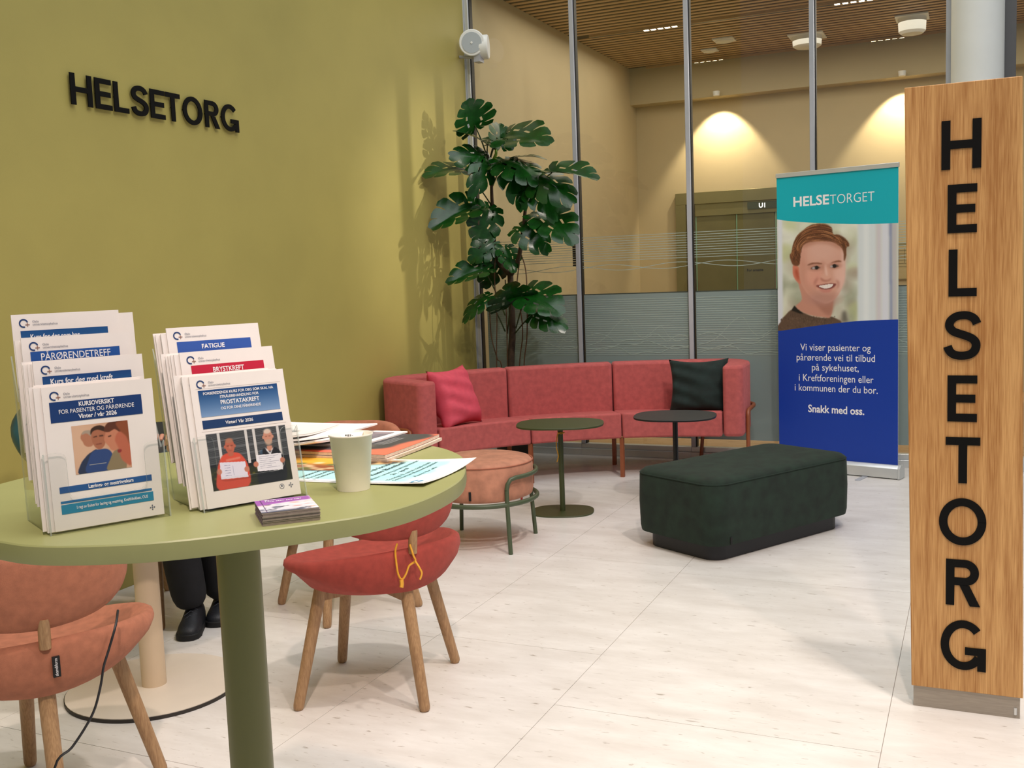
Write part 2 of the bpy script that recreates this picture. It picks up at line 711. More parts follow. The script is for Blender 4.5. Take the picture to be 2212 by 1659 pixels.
M_greenfab = mat('bottle_green_velvet', '#12241a', 0.9, 0.4, 16, 0.5, 900, sheen=0.32)
M_tabgreen = mat('sage_green_lacquer', '#989a66', 0.4, 0.02, 20)
M_metgreen = mat('olive_green_metal', '#3d4524', 0.45, 0.04, 30)
M_stoolgreen = mat('moss_green_metal', '#46523a', 0.45, 0.04, 30)
M_blackmet = mat('black_metal', '#17171a', 0.45, 0.05, 30)
M_terracotta = mat('terracotta_metal', '#8c4c2c', 0.45, 0.05, 30)
M_sign_black = mat('sign_black', '#060606', 0.6, spec=0.15)
M_stoolfab = mat('pale_peach_velvet', '#bb8269', 0.85, 0.16, 20, 0.5, 900, sheen=0.35)
M_yellow = mat('yellow_ribbon', '#d79a2a', 0.6)
# ================================================================== THE SETTING
def struct(name, mb, m, parent=None, **kw):
    o = mb.build(name, m, parent, **kw)
    if parent is None:
        o['kind'] = 'structure'
    return o


M_stone = stone()
fl = struct('floor', MB().box(XW - 0.2, 4.2, -3.0, YG + 0.06, -0.2, -0.004), mat('grout', '#a79e94', 0.8))
xb = [-3.717, -2.985, -1.96, -1.27, -0.245, 0.445, 1.47, 2.16, 3.185, 4.2]
ystart = [-2.1, -1.35, -2.55, -1.7, -2.2, -1.4, -2.4, -1.9, -1.5]
ylen = {0: 1.24, 1: 1.21, 2: 1.21, 3: 1.58, 4: 1.24, 5: 1.3, 6: 1.2, 7: 1.4, 8: 1.3}
anchor = {1: 2.27, 2: 3.51, 3: 3.035}
for i in range(len(xb) - 1):
    L = ylen[i]
    y = anchor.get(i, ystart[i] + 3.9)
    while y > -3.0 + L:
        y -= L
    ys = [-3.0]
    while y < YG + 0.05:
        if y - ys[-1] > 0.2:
            ys.append(y)
        y += L
    ys.append(YG + 0.05)
    for y0, y1 in zip(ys[:-1], ys[1:]):
        MB().box(xb[i] + 0.001, xb[i + 1] - 0.001, y0 + 0.001, y1 - 0.001, -0.02, 0.0).build('tile', M_stone, fl)

wl = struct('wall_left', MB().box(XW - 0.2, XW, -3.0, YG, 0, 7.0), M_green)
struct('wall_corridor_left', MB().box(XW - 0.2, XW, YG, YB + 0.2, 0, ZC + 0.3), M_beige)
struct('wall_corridor_back', MB().box(XW, 4.5, YB, YB + 0.2, 0, ZC + 0.3), M_beige)
struct('floor_corridor', MB().box(XW, 4.5, YG + 0.06, YB, -0.2, 0.0), wood('corridor_oak', '#a58258', '#c4a27a', (1, 6, 1), 0.45, 4, 1, 20))
struct('trim_1', MB().box(XW, 4.5, YB - 0.22, YB, 3.345, ZC + 0.06), mat('bulkhead_paint', '#b9ab86', 0.7, 0.02, 2))
ce = struct('ceiling', MB().box(XW, 4.5, YG + 0.05, YB, ZC + 0.0065, ZC + 0.26), mat('slat_gap_shade', '#4a3a26', 0.9))  # slab coloured dark to paint in the shade between the slats
y = YG + 0.12
slat_me = None
while y < YB - 0.26:
    if not any(abs(y + 0.035 - t) < 0.075 for t in (9.97, 11.83)):
        if slat_me is None:
            slat_me = MB().box(XW + 0.01, 4.5, 0, 0.054, 0, 0.006).mesh('slat', M_slat)
        o = bpy.data.objects.new('slat', slat_me)
        COL.objects.link(o)
        o.parent = ce
        o.location = (0, y, ZC)
    y += 0.108
struct('wall_upper', MB().box(XW, 4.5, YG - 0.02, YG + 0.12, ZC + 0.27, 7.0), M_white)

# lighting tracks in the corridor ceiling, with their glowing diodes
M_led = emit('led_diode', '#fff2d8', 9.0)
for ty, tx0, tx1, leds in ((9.97, -3.53, 2.6, (-2.98 + 0.0, -1.2, 0.6)), (11.83, -3.51, 2.6, (-2.95, -1.05, 0.8))):
    t = thing('track_light', 'long recessed lighting track crossing the slatted ceiling ' + ('midway' if ty < 11 else 'along the back wall'), 'track light', ((tx0 + tx1) / 2, ty, ZC))
    MB().box(tx0, tx1, ty - 0.035, ty + 0.035, ZC - 0.012, ZC + 0.006).box(tx0, tx1, ty - 0.042, ty - 0.035, ZC - 0.018, ZC + 0.006).build('channel', [M_blackmet], t, world=True)
    MB().box(tx0, tx1, ty - 0.055, ty - 0.0425, ZC - 0.02, ZC + 0.006).build('edge_trim', M_slat, t, world=True)
    for lx in leds:
        for k in range(5):
            MB().box(lx + k * 0.07, lx + k * 0.07 + 0.045, ty - 0.02, ty + 0.02, ZC - 0.017, ZC - 0.0121).build('diode', M_led, t, world=True)
for (dx, dy, rr, hh, lab) in ((-2.40, 10.87, 0.09, 0.03, 'small square edged detector dome under the slatted ceiling'), (-2.65, 11.29, 0.07, 0.025, 'small plain round detector under the slatted ceiling'),
                              (-1.62, 11.2, 0.15, 0.12, 'wide drum shaped ceiling fitting under the slats'), (-0.60, 10.95, 0.13, 0.16, 'tall drum shaped ceiling fitting under the slats near the white pillar')):
    t = thing('ceiling_fitting', lab, 'ceiling fitting', (dx, dy, ZC))
    MB().box(-rr * 1.15, rr * 1.15, -rr * 1.15, rr * 1.15, -0.012, 0.0).build('mounting_plate', M_white, t)
    MB().lathe([(rr * 0.75, -hh), (rr * 0.95, -hh * 0.85), (rr, -0.012)], 24).build('dome', M_white, t, smooth=40)

# wall washers behind the bulkhead: lamps that graze the back wall
for lx in (-2.69, -0.74, 1.3):
    t = thing('wall_washer', 'small warm spotlight tucked under the corridor bulkhead ' + {-2.69: 'above the lift', -0.74: 'beside the white pillar', 1.3: 'far along the corridor'}[lx], 'spotlight', (lx, YB - 0.29, 3.36))
    MB().tube([(0, 0, 0.0), (0, 0.0, 0.02), (0, 0.069, 0.02)], 0.012, 10).build('arm', M_white, t, smooth=60)
    MB().lathe([(0.035, -0.02), (0.04, 0.03)], 16).build('housing', M_white, t, smooth=40)
    l = light('washer_lamp', 'SPOT', (lx, YB - 0.29, 3.325), (lx, YB - 0.02, 2.75), 85, (1.0, 0.82, 0.60), spot_size=math.radians(86), spot_blend=0.35, shadow_soft_size=0.03)
light('corridor_light', 'AREA', (-1.0, 9.6, ZC - 0.05), (-1.0, 9.6, 0), 98, (1.0, 0.89, 0.76), shape='RECTANGLE', size=5.0, size_y=3.2)

# glass partition: four bays, then the pillar bay
bx = [-3.70, -2.823, -1.943, -1.063, -0.183]
ZG = ZC + 0.27


def wave_strip(mb, pts, th, y):
    """thin strip through (x, z) points facing -Y"""
    for (x0, z0), (x1, z1) in zip(pts[:-1], pts[1:]):
        mb.add([(x0, y, z0 - th), (x1, y, z1 - th), (x1, y, z1 + th), (x0, y, z0 + th)], [(0, 1, 2, 3)])


def mountains(x0, w):
    C = []
    def smooth(pts):
        q = catmull([(x0 + w * p[0], 0, p[1]) for p in pts], 8)
        return [(p.x, p.z) for p in q]
    C.append(smooth([(0.02, 0.86), (0.1, 0.875), (0.2, 0.92), (0.33, 1.03), (0.42, 1.055), (0.48, 0.97), (0.55, 0.92), (0.62, 0.94), (0.7, 0.99), (0.74, 1.0), (0.8, 0.93), (0.87, 0.89), (0.94, 0.9), (0.99, 0.91)]))
    C.append(smooth([(0.02, 0.93), (0.12, 0.95), (0.22, 0.93), (0.3, 0.89), (0.42, 0.9), (0.55, 0.9), (0.66, 0.94), (0.72, 0.93), (0.79, 0.885), (0.88, 0.93), (0.99, 0.925)]))
    C.append(smooth([(0.02, 0.835), (0.2, 0.83), (0.35, 0.87), (0.5, 0.865), (0.6, 0.89), (0.72, 0.86), (0.85, 0.83), (0.99, 0.85)]))
    C.append(smooth([(0.02, 0.80), (0.2, 0.845), (0.34, 0.84), (0.45, 0.79), (0.6, 0.81), (0.72, 0.80), (0.85, 0.85), (0.99, 0.84)]))
    return C


for i in range(4):
    x0, x1 = bx[i], bx[i + 1]
    wn = thing('window_%d' % (i + 1), None, None, (x0, YG, 0), kind='structure')
    if i == 0:
        MB().box(XW + 0.0, x0 - 0.012, YG - 0.05, YG + 0.05, 0, ZG).build('wall_profile', M_alu_l, wn, world=True)
    MB().box(x0 - 0.012, x0 + 0.022, YG - 0.035, YG + 0.04, 0.09, ZG).build('mullion', M_alu if i else M_alu_l, wn, world=True, bevel=0.003)
    MB().box(x0 + 0.022, x0 + 0.030, YG - 0.02, YG + 0.03, 0.09, ZG).build('gasket', M_black, wn, world=True)
    gx0, gx1 = x0 + 0.030, x1 - 0.0121
    MB().box(gx0, gx1, YG - 0.004, YG + 0.004, 0.09, ZG).build('glass_pane', M_glass, wn, world=True)
    fx0 = gx0 + (0.045 if i == 0 else 0.006)
    MB().box(fx0, gx1 - 0.004, YG - 0.0052, YG - 0.0045, 0.15, 1.25).build('frosted_film', M_film, wn, world=True)
    MB().box(fx0, gx1 - 0.004, YG - 0.0060, YG - 0.0045, 1.2502, 1.258).build('film_edge', mat('film_edge_dark', '#39443f', 0.5), wn, world=True)
    m = MB()
    n = 26
    for k in range(n):
        z = 0.785 + (1.21 - 0.785) * k / (n - 1)
        m.box(fx0 + 0.004, gx1 - 0.008, YG - 0.0068, YG - 0.0056, z - 0.0022, z + 0.0022)
    for q_, c in enumerate(mountains(fx0, gx1 - fx0)):
        wave_strip(m, c, 0.0026, YG - 0.0072 - 0.0002 * q_)
    m.build('etched_waves', M_etch, wn, world=True)
    m = MB()
    for k in range(11):
        z = 1.508 + 0.0182 * k
        m.box(gx0 + 0.002, gx1 - 0.004, YG - 0.0068, YG - 0.0056, z - 0.002, z + 0.002)
    for ph in (0, 2.4):
        pts = [(gx0 + 0.004 + (gx1 - gx0 - 0.008) * t / 30, 1.455 + 0.022 * math.sin(t / 30 * 6.0 + ph)) for t in range(31)]
        wave_strip(m, pts, 0.002, YG - 0.007 - 0.0001 * ph)
    m.build('etched_lines', M_etch, wn, world=True)
    MB().box(x0 - 0.012, x1 - 0.012, YG - 0.05, YG + 0.05, 0, 0.052).box(x0 - 0.012, x1 - 0.012, YG - 0.03, YG + 0.03, 0.052, 0.09).build('bottom_rail', M_alu_l, wn, world=True, bevel=0.003)
    if i == 0:
        m = MB()
        m.box(x1 - 0.075, x1 - 0.013, YG - 0.009, YG - 0.0075, 1.662, 1.69).box(x1 - 0.055, x1 - 0.013, YG - 0.009, YG - 0.0075, 1.69, 1.735).box(x1 - 0.043, x1 - 0.013, YG - 0.009, YG - 0.0075, 1.735, 1.755)
        m.box(x1 - 0.075, x1 - 0.013, YG - 0.009, YG - 0.0075, 1.636, 1.655)
        for k in range(9):
            m.box(x1 - 0.047, x1 - 0.016, YG - 0.009, YG - 0.0075, 1.478 + k * 0.0175, 1.491 + k * 0.0175)
        m.build('black_marker', M_black, wn, world=True)
wn = thing('window_5', None, None, (bx[4], YG, 0), kind='structure')
MB().box(-0.205, -0.17, YG - 0.035, YG + 0.04, 0, ZG).build('mullion', M_alu, wn, world=True, bevel=0.003)
MB().box(0.14, 0.21, YG - 0.035, YG + 0.05, 0, ZG).build('mullion', mat('dark_aluminium', '#6b6a6a', 0.4, 0.03, 8, metal=0.4), wn, world=True, bevel=0.003)
MB().box(0.21, 4.2, YG - 0.004, YG + 0.004, 0.09, ZG).build('glass_pane', M_glass, wn, world=True)
MB().box(-0.205, 4.2, YG - 0.05, YG + 0.05, 0, 0.09).build('bottom_rail', M_alu_l, wn, world=True)
pil = MB().lathe([(0.158, 0), (0.158, ZG + 2.5)], 40, (-0.016, YG - 0.06, 0)).build('pillar', M_white, smooth=40)
tag(pil, kind='structure')

# the lift in the back wall
lf = thing('lift', 'brushed steel lift surround with glass doors and lit floor display', 'lift', (-2.3, YB, 0))
M_steel = mat('green_grey_steel', '#8b8661', 0.35, 0.06, 3, metal=0.55)
M_steel2 = mat('dark_bronze_steel', '#574f38', 0.35, 0.06, 3, metal=0.5)
yb = YB
MB().box(-3.25, -1.30, yb - 0.05, yb - 0.001, 2.17, 2.305).build('top_frame', M_steel, lf, world=True, bevel=0.003)
MB().box(-3.25, -3.13, yb - 0.05, yb - 0.001, 0, 2.17).build('side_frame', M_steel, lf, world=True)
MB().box(-1.42, -1.30, yb - 0.05, yb - 0.001, 0, 2.17).build('side_frame', M_steel, lf, world=True)
MB().box(-3.13, -3.02, yb - 0.03, yb - 0.001, 0, 2.17).build('door_post', M_steel2, lf, world=True)
MB().box(-3.02, -1.42, yb - 0.035, yb - 0.001, 2.03, 2.17).build('header', M_steel, lf, world=True)
for a, b in ((-3.02, -2.55), (-2.545, -2.115), (-2.10, -1.42)):
    d = MB().box(a, b, yb - 0.022, yb - 0.001, 0, 2.03).build('door_panel', mat('lift_door_glass', '#6b6748', 0.12, 0.08, 4, spec=0.7), lf, world=True)
    MB().box(a, a + 0.012, yb - 0.026, yb - 0.0225, 0, 2.03).build('glass_edge', mat('glass_edge_green', '#7ba288', 0.2), d, world=True)
dsp = MB().box(-2.41, -1.95, yb - 0.045, yb - 0.0355, 2.075, 2.155).build('display', mat('display_glass', '#4a5042', 0.15), lf, world=True)
sh = Sheet((-2.41, yb - 0.046, 2.075), (1, 0, 0), (0, 0, 1), 0.46, 0.08)
m = MB()
sh.text(m, 'U1', 0.36, 0.16, 0.052, bold=0.02)
m.build('floor_number', emit('display_glow', '#ffffff', 1.6), dsp, world=True)
m = MB()
sh2 = Sheet((-2.55, yb - 0.0225, 1.0), (1, 0, 0), (0, 0, 1), 0.43, 0.1)
sh2.text(m, 'For ansatte', 0.5, 0.3 + 3.4, 0.03, bold=0.02)
m.build('door_lettering', M_ink_black, lf, world=True)

# evacuation plan on the back wall
pl_ = thing('wall_plan', 'framed floor plan sheet hung on the corridor back wall', 'wall plan', (-0.7, yb, 1.5))
MB().box(-0.88, -0.46, yb - 0.02, yb - 0.001, 1.22, 1.62).build('frame', mat('plan_frame', '#8b8460', 0.5), pl_, world=True)
MB().box(-0.87, -0.47, yb - 0.024, yb - 0.0201, 1.23, 1.59).build('sheet', mat('plan_sheet', '#b7a679', 0.6), pl_, world=True)
m = MB()
for k in range(6):
    x = -0.85 + 0.06 * k
    m.box(x, x + 0.004, yb - 0.0256, yb - 0.0245, 1.36 + 0.02 * (k % 3), 1.56)
    m.box(-0.85, -0.5, yb - 0.0256, yb - 0.0245, 1.36 + 0.035 * k, 1.363 + 0.035 * k)
m.build('plan_drawing', mat('plan_ink', '#6b6544', 0.6), pl_, world=True)

# round wall speaker high in the corner
sp = thing('wall_speaker', 'round white wall speaker with grey grille high in the corner', 'speaker', (-3.66, 7.38, 3.22))
c = aty(1019, 92, 7.36)
dirn = (CAMP - c).normalized()
dirn = Vector((dirn.x - 0.12, dirn.y, dirn.z * 0.6)).normalized()
M4 = dirn.to_track_quat('Z', 'Y').to_matrix().to_4x4()
M4.translation = c
def lathe_at(prof, M, n=28):
    m = MB().lathe(prof, n)
    m.v = [tuple(M @ Vector(p)) for p in m.v]
    return m
lathe_at([(0.02, -0.09), (0.075, -0.085), (0.10, -0.02), (0.10, 0.0), (0.094, 0.006)], M4).build('housing', M_white, sp, world=True, smooth=40)
lathe_at([(0.078, 0.0061), (0.078, 0.010)], M4).build('grille', mat('grille_grey', '#b3bcc0', 0.7, 0.05, 400), sp, world=True, smooth=40)
lathe_at([(0.009, 0.0101), (0.009, 0.014)], M4, 12).build('badge', M_white, sp, world=True)
c2 = aty(1040, 102, 7.46)
M5 = Vector((0.92, 0.30, 0.0)).normalized().to_track_quat('Z', 'Y').to_matrix().to_4x4()
M5.translation = c2
lathe_at([(0.02, -0.05), (0.085, -0.045), (0.092, 0.0), (0.092, 0.05), (0.086, 0.056)], M5).build('rear_housing', M_white, sp, world=True, smooth=40)
b = (c + c2) / 2
MB().box(-0.02, 0.03, -0.02, 0.06, -0.13, -0.05, Matrix.Translation(b)).tube([(XW, 7.42, 3.14), (b.x, b.y + 0.03, 3.12)], 0.012, 8).build('bracket', M_alu, sp, world=True)

# ------------------------------------------------------------------ grotesk capitals built from strokes
def glyph(ch, w, h, t):
    """list of outlines (x, y) for one capital, w wide, h high, stroke t"""
    def R(x0, x1, y0, y1):
        return [(x0, y0), (x1, y0), (x1, y1), (x0, y1)]
    def A(cx, cy, rx, ry, a0, a1, n=20):
        o, q = [], []
        for i in range(n + 1):
            a = math.radians(a0 + (a1 - a0) * i / n)
            o.append((cx + rx * math.cos(a), cy + ry * math.sin(a)))
            q.append((cx + (rx - t) * math.cos(a), cy + (ry - t) * math.sin(a)))
        return [[o[i], o[i + 1], q[i + 1], q[i]] for i in range(n)]
    if ch == 'H':
        return [R(0, t, 0, h), R(w - t, w, 0, h), R(t, w - t, h / 2 - t / 2, h / 2 + t / 2)]
    if ch == 'E':
        return [R(0, t, 0, h), R(t, w, 0, t), R(t, w, h - t, h), R(t, w * 0.94, h / 2 - t / 2, h / 2 + t / 2)]
    if ch == 'L':
        return [R(0, t, 0, h), R(t, w, 0, t)]
    if ch == 'T':
        return [R(0, w, h - t, h), R(w / 2 - t / 2, w / 2 + t / 2, 0, h - t)]
    if ch == 'O':
        return A(w / 2, h / 2, w / 2, h / 2, 0, 360, 44)
    if ch == 'G':
        g_ = A(w * 0.5, h / 2, w * 0.5, h / 2, 42, 325, 36)
        return g_ + [R(w - t, w, 0, h * 0.46), R(w * 0.54, w - t, h * 0.46 - t * 0.95, h * 0.46)]
    if ch == 'R':
        r = h * 0.28
        return [R(0, t, 0, h), R(t, w * 0.96 - r, h - t, h), R(t, w * 0.96 - r, h - 2 * r, h - 2 * r + t)] + A(w * 0.96 - r, h - r, r, r, -90, 90) + [[(w * 0.40, h - 2 * r), (w * 0.40 + t * 1.15, h - 2 * r), (w, 0), (w - t * 1.2, 0)]]
    if ch == 'S':
        c = [(0.93, 0.765), (0.84, 0.88), (0.67, 0.945), (0.48, 0.955), (0.28, 0.92), (0.13, 0.82), (0.115, 0.70), (0.22, 0.60), (0.40, 0.545), (0.60, 0.495), (0.80, 0.425), (0.905, 0.315), (0.87, 0.17), (0.72, 0.075), (0.50, 0.045), (0.28, 0.065), (0.13, 0.14), (0.055, 0.26)]
        q = catmull([(t / 2 + (p[0] - 0.055) / 0.875 * (w - t), t / 2 + (p[1] - 0.045) / 0.91 * (h - t), 0) for p in c], 4)
        out = []
        for i, p in enumerate(q):
            d = (q[min(i + 1, len(q) - 1)] - q[max(i - 1, 0)]).normalized()
            out.append((p + Vector((-d.y, d.x, 0)) * t / 2, p - Vector((-d.y, d.x, 0)) * t / 2))
        return [[(a[0].x, a[0].y), (b[0].x, b[0].y), (b[1].x, b[1].y), (a[1].x, a[1].y)] for a, b in zip(out[:-1], out[1:])]


def glyph_solid(ch, w, h, t, fn, depth):
    """solid letter; fn(x, y, d) places a point"""
    m = MB()
    for k, o in enumerate(glyph(ch, w, h, t)):
        n = len(o)
        dk = depth + 0.00004 * k
        m.add([fn(x, y, 0) for x, y in o] + [fn(x, y, dk) for x, y in o], [tuple(range(n - 1, -1, -1)), tuple(range(n, 2 * n))] + [(i, (i + 1) % n, n + (i + 1) % n, n + i) for i in range(n)])
    return m


# ------------------------------------------------------------------ wall letters
wl_ = thing('wall_sign', 'black raised letters spelling HELSETORG on the olive green wall', 'sign', (XW, 3.5, 2.25))
spans = [('H', 147.8, 196.5), ('E', 202, 239), ('L', 243, 276), ('S', 280, 319.5), ('E', 323, 355.6), ('T', 356.5, 389.6), ('O', 394, 437.5), ('R', 442.5, 474.7), ('G', 478, 516.5)]
for ch, a, b in spans:
    a, b = a + 5 * (1 - (a - 148) / 370), b + 5 * (1 - (b - 148) / 370) - 1.0
    ya = on_plane(a, 192 + (a - 148) * 0.187, (XW + 0.017, 0, 0), Vector((1, 0, 0))).y
    yb_ = on_plane(b, 192 + (b - 148) * 0.187, (XW + 0.017, 0, 0), Vector((1, 0, 0))).y
    z0, z1 = (2.258, 2.398) if ch not in 'OSG' else (2.256, 2.400)
    m = glyph_solid(ch, (yb_ - ya) / 1.2, z1 - z0, 0.0235, lambda x, y, d: (XW + 0.012 + d, ya + x * 1.2, z0 + y), 0.005)
    m.build('letter', M_sign_black, wl_, world=True)
    ys_ = (ya + yb_) / 2 if ch in 'TS' else ya + 0.014
    MB().tube([(XW - 0.001, ys_, 2.328), (XW + 0.015, ys_, 2.328)], 0.004, 6).build('stand_off', M_sign_black, wl_, world=True)

# ------------------------------------------------------------------ oak totem
tt = thing('totem_sign', 'tall oak veneer sign pillar lettered HELSETORG downwards in black', 'sign', (-0.022, 3.40, 0))
MB().box(-0.155, 0.152, 0.012, 0.052, 0.0, 0.07).build('plinth', mat('brushed_steel', '#9f978c', 0.38, 0.08, 20, metal=0.5, stretch=(1, 1, 12)), tt)
MB().tube([(0.139, 0.0115, 0.012), (0.139, 0.0115, 0.034)], 0.005, 8).build('plinth_slot', M_alu_l, tt)
M_totem = wood('totem_oak', '#9c6a34', '#c79a60', (24, 24, 0.8), 0.5, 1.5, 1.2, 12)
pan = MB().box(-0.1605, 0.1595, 0.0, 0.062, 0.0705, 1.94)
lean = 0.0135
pan.v = [(x - lean * (z - 0.07), y, z) for x, y, z in pan.v]
pan.build('oak_panel', M_totem, tt, bevel=0.002)
tl = [('H', -0.103, 0.006, 1.831, 1.687), ('E', -0.085, -0.004, 1.642, 1.498), ('L', -0.081, -0.003, 1.449, 1.308), ('S', -0.095, 0.011, 1.263, 1.116), ('E', -0.082, 0.001, 1.068, 0.926), ('T', -0.086, 0.011, 0.878, 0.735), ('O', -0.104, 0.03, 0.688, 0.54), ('R', -0.083, 0.015, 0.494, 0.348), ('G', -0.097, 0.033, 0.301, 0.142)]
for ch, xa, xb_, z1, z0 in tl:
    m = glyph_solid(ch, xb_ - xa, z1 - z0, 0.0245, lambda x, y, d: (xa + 0.022 + x, -0.0004 - d, z0 + y), 0.003)
    m.build('letter', M_sign_black, tt)
# ================================================================== CHAIRS
def chair_meshes(fab):
    a, dR, dF = 0.325, 0.268, 0.262
    N = 48

    def plan(phi):
        c, s_ = math.cos(phi), math.sin(phi)
        d = dF if s_ > 0 else dR
        e = 1.85
        return a * math.copysign(abs(c) ** (2 / e), c), d * math.copysign(abs(s_) ** (2 / e), s_)

    def lerp3(phi, rear, side, front):
        s_ = math.sin(phi)
        k = abs(s_) ** 1.6
        return side + ((front if s_ > 0 else rear) - side) * k

    rings = []
    for rho, mode, q in ((0.02, 'b', 0), (0.45, 'b', 0), (0.74, 'b', 0.25), (0.90, 'w', 0.0), (0.975, 'w', 0.28), (1.0, 'w', 0.58), (0.99, 'w', 0.86), (0.955, 'w', 1.0), (0.90, 'w', 0.97), (0.78, 't', 0.55), (0.55, 't', 0.15), (0.28, 't', 0), (0.02, 't', 0)):
        ring = []
        for j in range(N):
            phi = 2 * PI * j / N
            x, y = plan(phi)
            zb = lerp3(phi, 0.397, 0.462, 0.402)
            zr = lerp3(phi, 0.548, 0.512, 0.462)
            if mode == 'b':
                z = 0.384 + (zb - 0.384) * q
            elif mode == 'w':
                z = zb + (zr - zb) * q
            else:
                z = 0.452 + (zr - 0.452) * q
            ring.append((x * rho, y * rho, z))
        rings.append(ring)
    seat = MB().rings(rings).mesh('seat', fab, smooth=180)
    # back: a curved padded band
    rings = []
    ns = 26
    for i in range(ns + 1):
        s_ = -1 + 2 * i / ns
        an = s_ * 1.02
        hh = 0.102 * max(0.0, 1 - abs(s_) ** 3.2) ** 0.5 + 0.004
        th = 0.034 * max(0.0, 1 - abs(s_) ** 5) ** 0.5 + 0.003
        cz = 0.680 + 0.012 * abs(s_)
        ring = []
        for j in range(20):
            t = 2 * PI * j / 20
            cx_, cz_ = math.cos(t), math.sin(t)
            ox = th * math.copysign(abs(cx_) ** 0.7, cx_)
            oz = hh * math.copysign(abs(cz_) ** 0.75, cz_)
            rad = 0.287 + ox + 0.10 * oz
            ring.append((rad * math.sin(an) * 0.94, -rad * math.cos(an) + 0.028, cz + oz))
        rings.append(ring)
    back = MB().rings(rings).mesh('backrest', fab, smooth=180)
    return seat, back


LEGS = ((0, 0.295), (0, -0.295), (0.318, 0), (-0.318, 0))


def leg_mesh(p):
    d = Vector((p[0], p[1], 0)).normalized()
    foot, top = Vector((p[0], p[1], 0.0)), d * 0.205 + Vector((0, 0, 0.415))
    pts = [foot.lerp(top, t) for t in (0.0, 0.012, 0.035, 0.5, 1.0)]
    return MB().tube(pts, [0.012, 0.0165, 0.0185, 0.0205, 0.022], 14).mesh('leg', M_oak, smooth=50)


_LM = [leg_mesh(p) for p in LEGS]
_ST = [MB().box(-0.215, 0.215, -0.011, 0.011, 0.355, 0.39).mesh('stretcher', M_oak), MB().box(-0.011, 0.011, -0.205, 0.205, 0.3551, 0.3899).mesh('stretcher', M_oak)]
_ROD = MB().tube([(0, -0.262, 0.53), (0, -0.272, 0.61)], 0.015, 12).mesh('back_rod', M_oak, smooth=50)


def put(name, me, parent):
    o = bpy.data.objects.new(name, me)
    COL.objects.link(o)
    o.parent = parent
    return o


def chair(label, x, y, head, fab, group, tagged=False):
    t = thing('upholstered_chair', label, 'chair', (x, y, 0), math.radians(head - 90), group)
    seat, back = chair_meshes(fab)
    so = put('seat', seat, t)
    put('backrest', back, t)
    for l in _LM:
        put('leg', l, t)
    for s_ in _ST:
        put('stretcher', s_, t)
    put('back_rod', _ROD, t)
    if not tagged:
        return t
    # seam with a small black woven tag
    yr = -0.268
    MB().box(0.012, 0.03, yr - 0.006, yr + 0.004, 0.452, 0.505).build('label_tag', mat('black_tag', '#0d0d0f', 0.7), so)
    sh = Sheet((0.012 + 0.018, yr - 0.0063, 0.452), (0, 0, 1), (-1, 0, 0), 0.053, 0.018)
    m = MB()
    sh.text(m, 'skandiform', 0.5, 0.35, 0.008, width=0.046, lift=0.0003)
    m.v = [(v[0], v[1], v[2]) for v in m.v]
    m.build('tag_lettering', M_ink_white, so)
    return t


G = 'upholstered chairs around the cream cafe table'
ch_pink = chair('peach velvet chair seen from behind with a black cable over its seat', -2.359, 1.941, 147, M_pinkfab, G, True)
ch_red = chair('coral red velvet chair with oak legs and a yellow ribbon on its rod', -1.911, 2.989, 151, M_redfab, G)
ch_far = chair('peach velvet chair standing behind the papers, between coral chair and green wall', -2.52, 3.72, 285, M_pinkfab, G)
ch_per = chair('peach velvet chair that the seated person sits on', -3.30, 3.42, 310, M_pinkfab, G)

# cream pedestal table behind the high table
ct = thing('cafe_table', 'cream pedestal table with round disc foot between the chairs', 'table', (-2.68, 2.70, 0))
M_cream = mat('cream_lacquer', '#cdb89c', 0.45, 0.02, 10)
MB().lathe([(0.30, 0.0), (0.30, 0.012)], 64).build('foot_edge', mat('dark_edge_band', '#2b2521', 0.6), ct, smooth=40)
MB().lathe([(0.297, 0.0121), (0.297, 0.0145)], 64).build('foot_plate', mat('pale_foot_lacquer', '#d9cfc1', 0.45, 0.02, 10), ct, smooth=40)
MB().lathe([(0.0425, 0.0146), (0.0425, 0.70)], 32).build('column', M_cream, ct, smooth=40)
MB().lathe([(0.33, 0.701), (0.335, 0.705), (0.335, 0.72), (0.33, 0.724)], 64).build('tabletop', M_cream, ct, smooth=40)

# ================================================================== HIGH GREEN TABLE
ZT = 1.09
KS = (H - ZT) / (H - 1.06)
rim = [(-1.309, 1.038), (-1.215, 1.037), (-1.108, 1.078), (-1.035, 1.128), (-0.972, 1.192), (-0.9, 1.273), (-0.852, 1.345), (-0.828, 1.445), (-0.837, 1.585), (-0.877, 1.703), (-0.957, 1.842), (-1.083, 1.942), (-1.25, 1.975), (-1.42, 1.935), (-1.57, 1.84), (-1.67, 1.68), (-1.712, 1.53), (-1.712, 1.39), (-1.68, 1.265), (-1.6, 1.155), (-1.47, 1.075)]
rim = [(p[0] * KS, p[1] * KS, 0) for p in rim]
rimc = [(p.x, p.y) for p in catmull(rim, 6, True)]
TX, TY = -1.262 * KS, 1.505 * KS
ht = thing('high_table', 'high sage green standing table holding the leaflet stands', 'table', (TX, TY, 0))
top = MB()
cxm, cym = sum(p[0] for p in rimc) / len(rimc), sum(p[1] for p in rimc) / len(rimc)
def shrink(k):
    return [(cxm + (p[0] - cxm) * k, cym + (p[1] - cym) * k) for p in rimc]
rr = []
for k, z in ((0.97, ZT - 0.028), (0.998, ZT - 0.0265), (1.0, ZT - 0.0245), (1.0, ZT - 0.002), (0.9955, ZT)):
    rr.append([(p[0], p[1], z) for p in shrink(k)])
top.rings(rr).build('tabletop', M_tabgreen, ht, world=True, smooth=35)
MB().lathe([(0.037, 0.012), (0.037, ZT - 0.0281)], 32).build('column', mat('olive_green_column', '#6b6b3a', 0.4, 0.02, 10), ht, smooth=40)
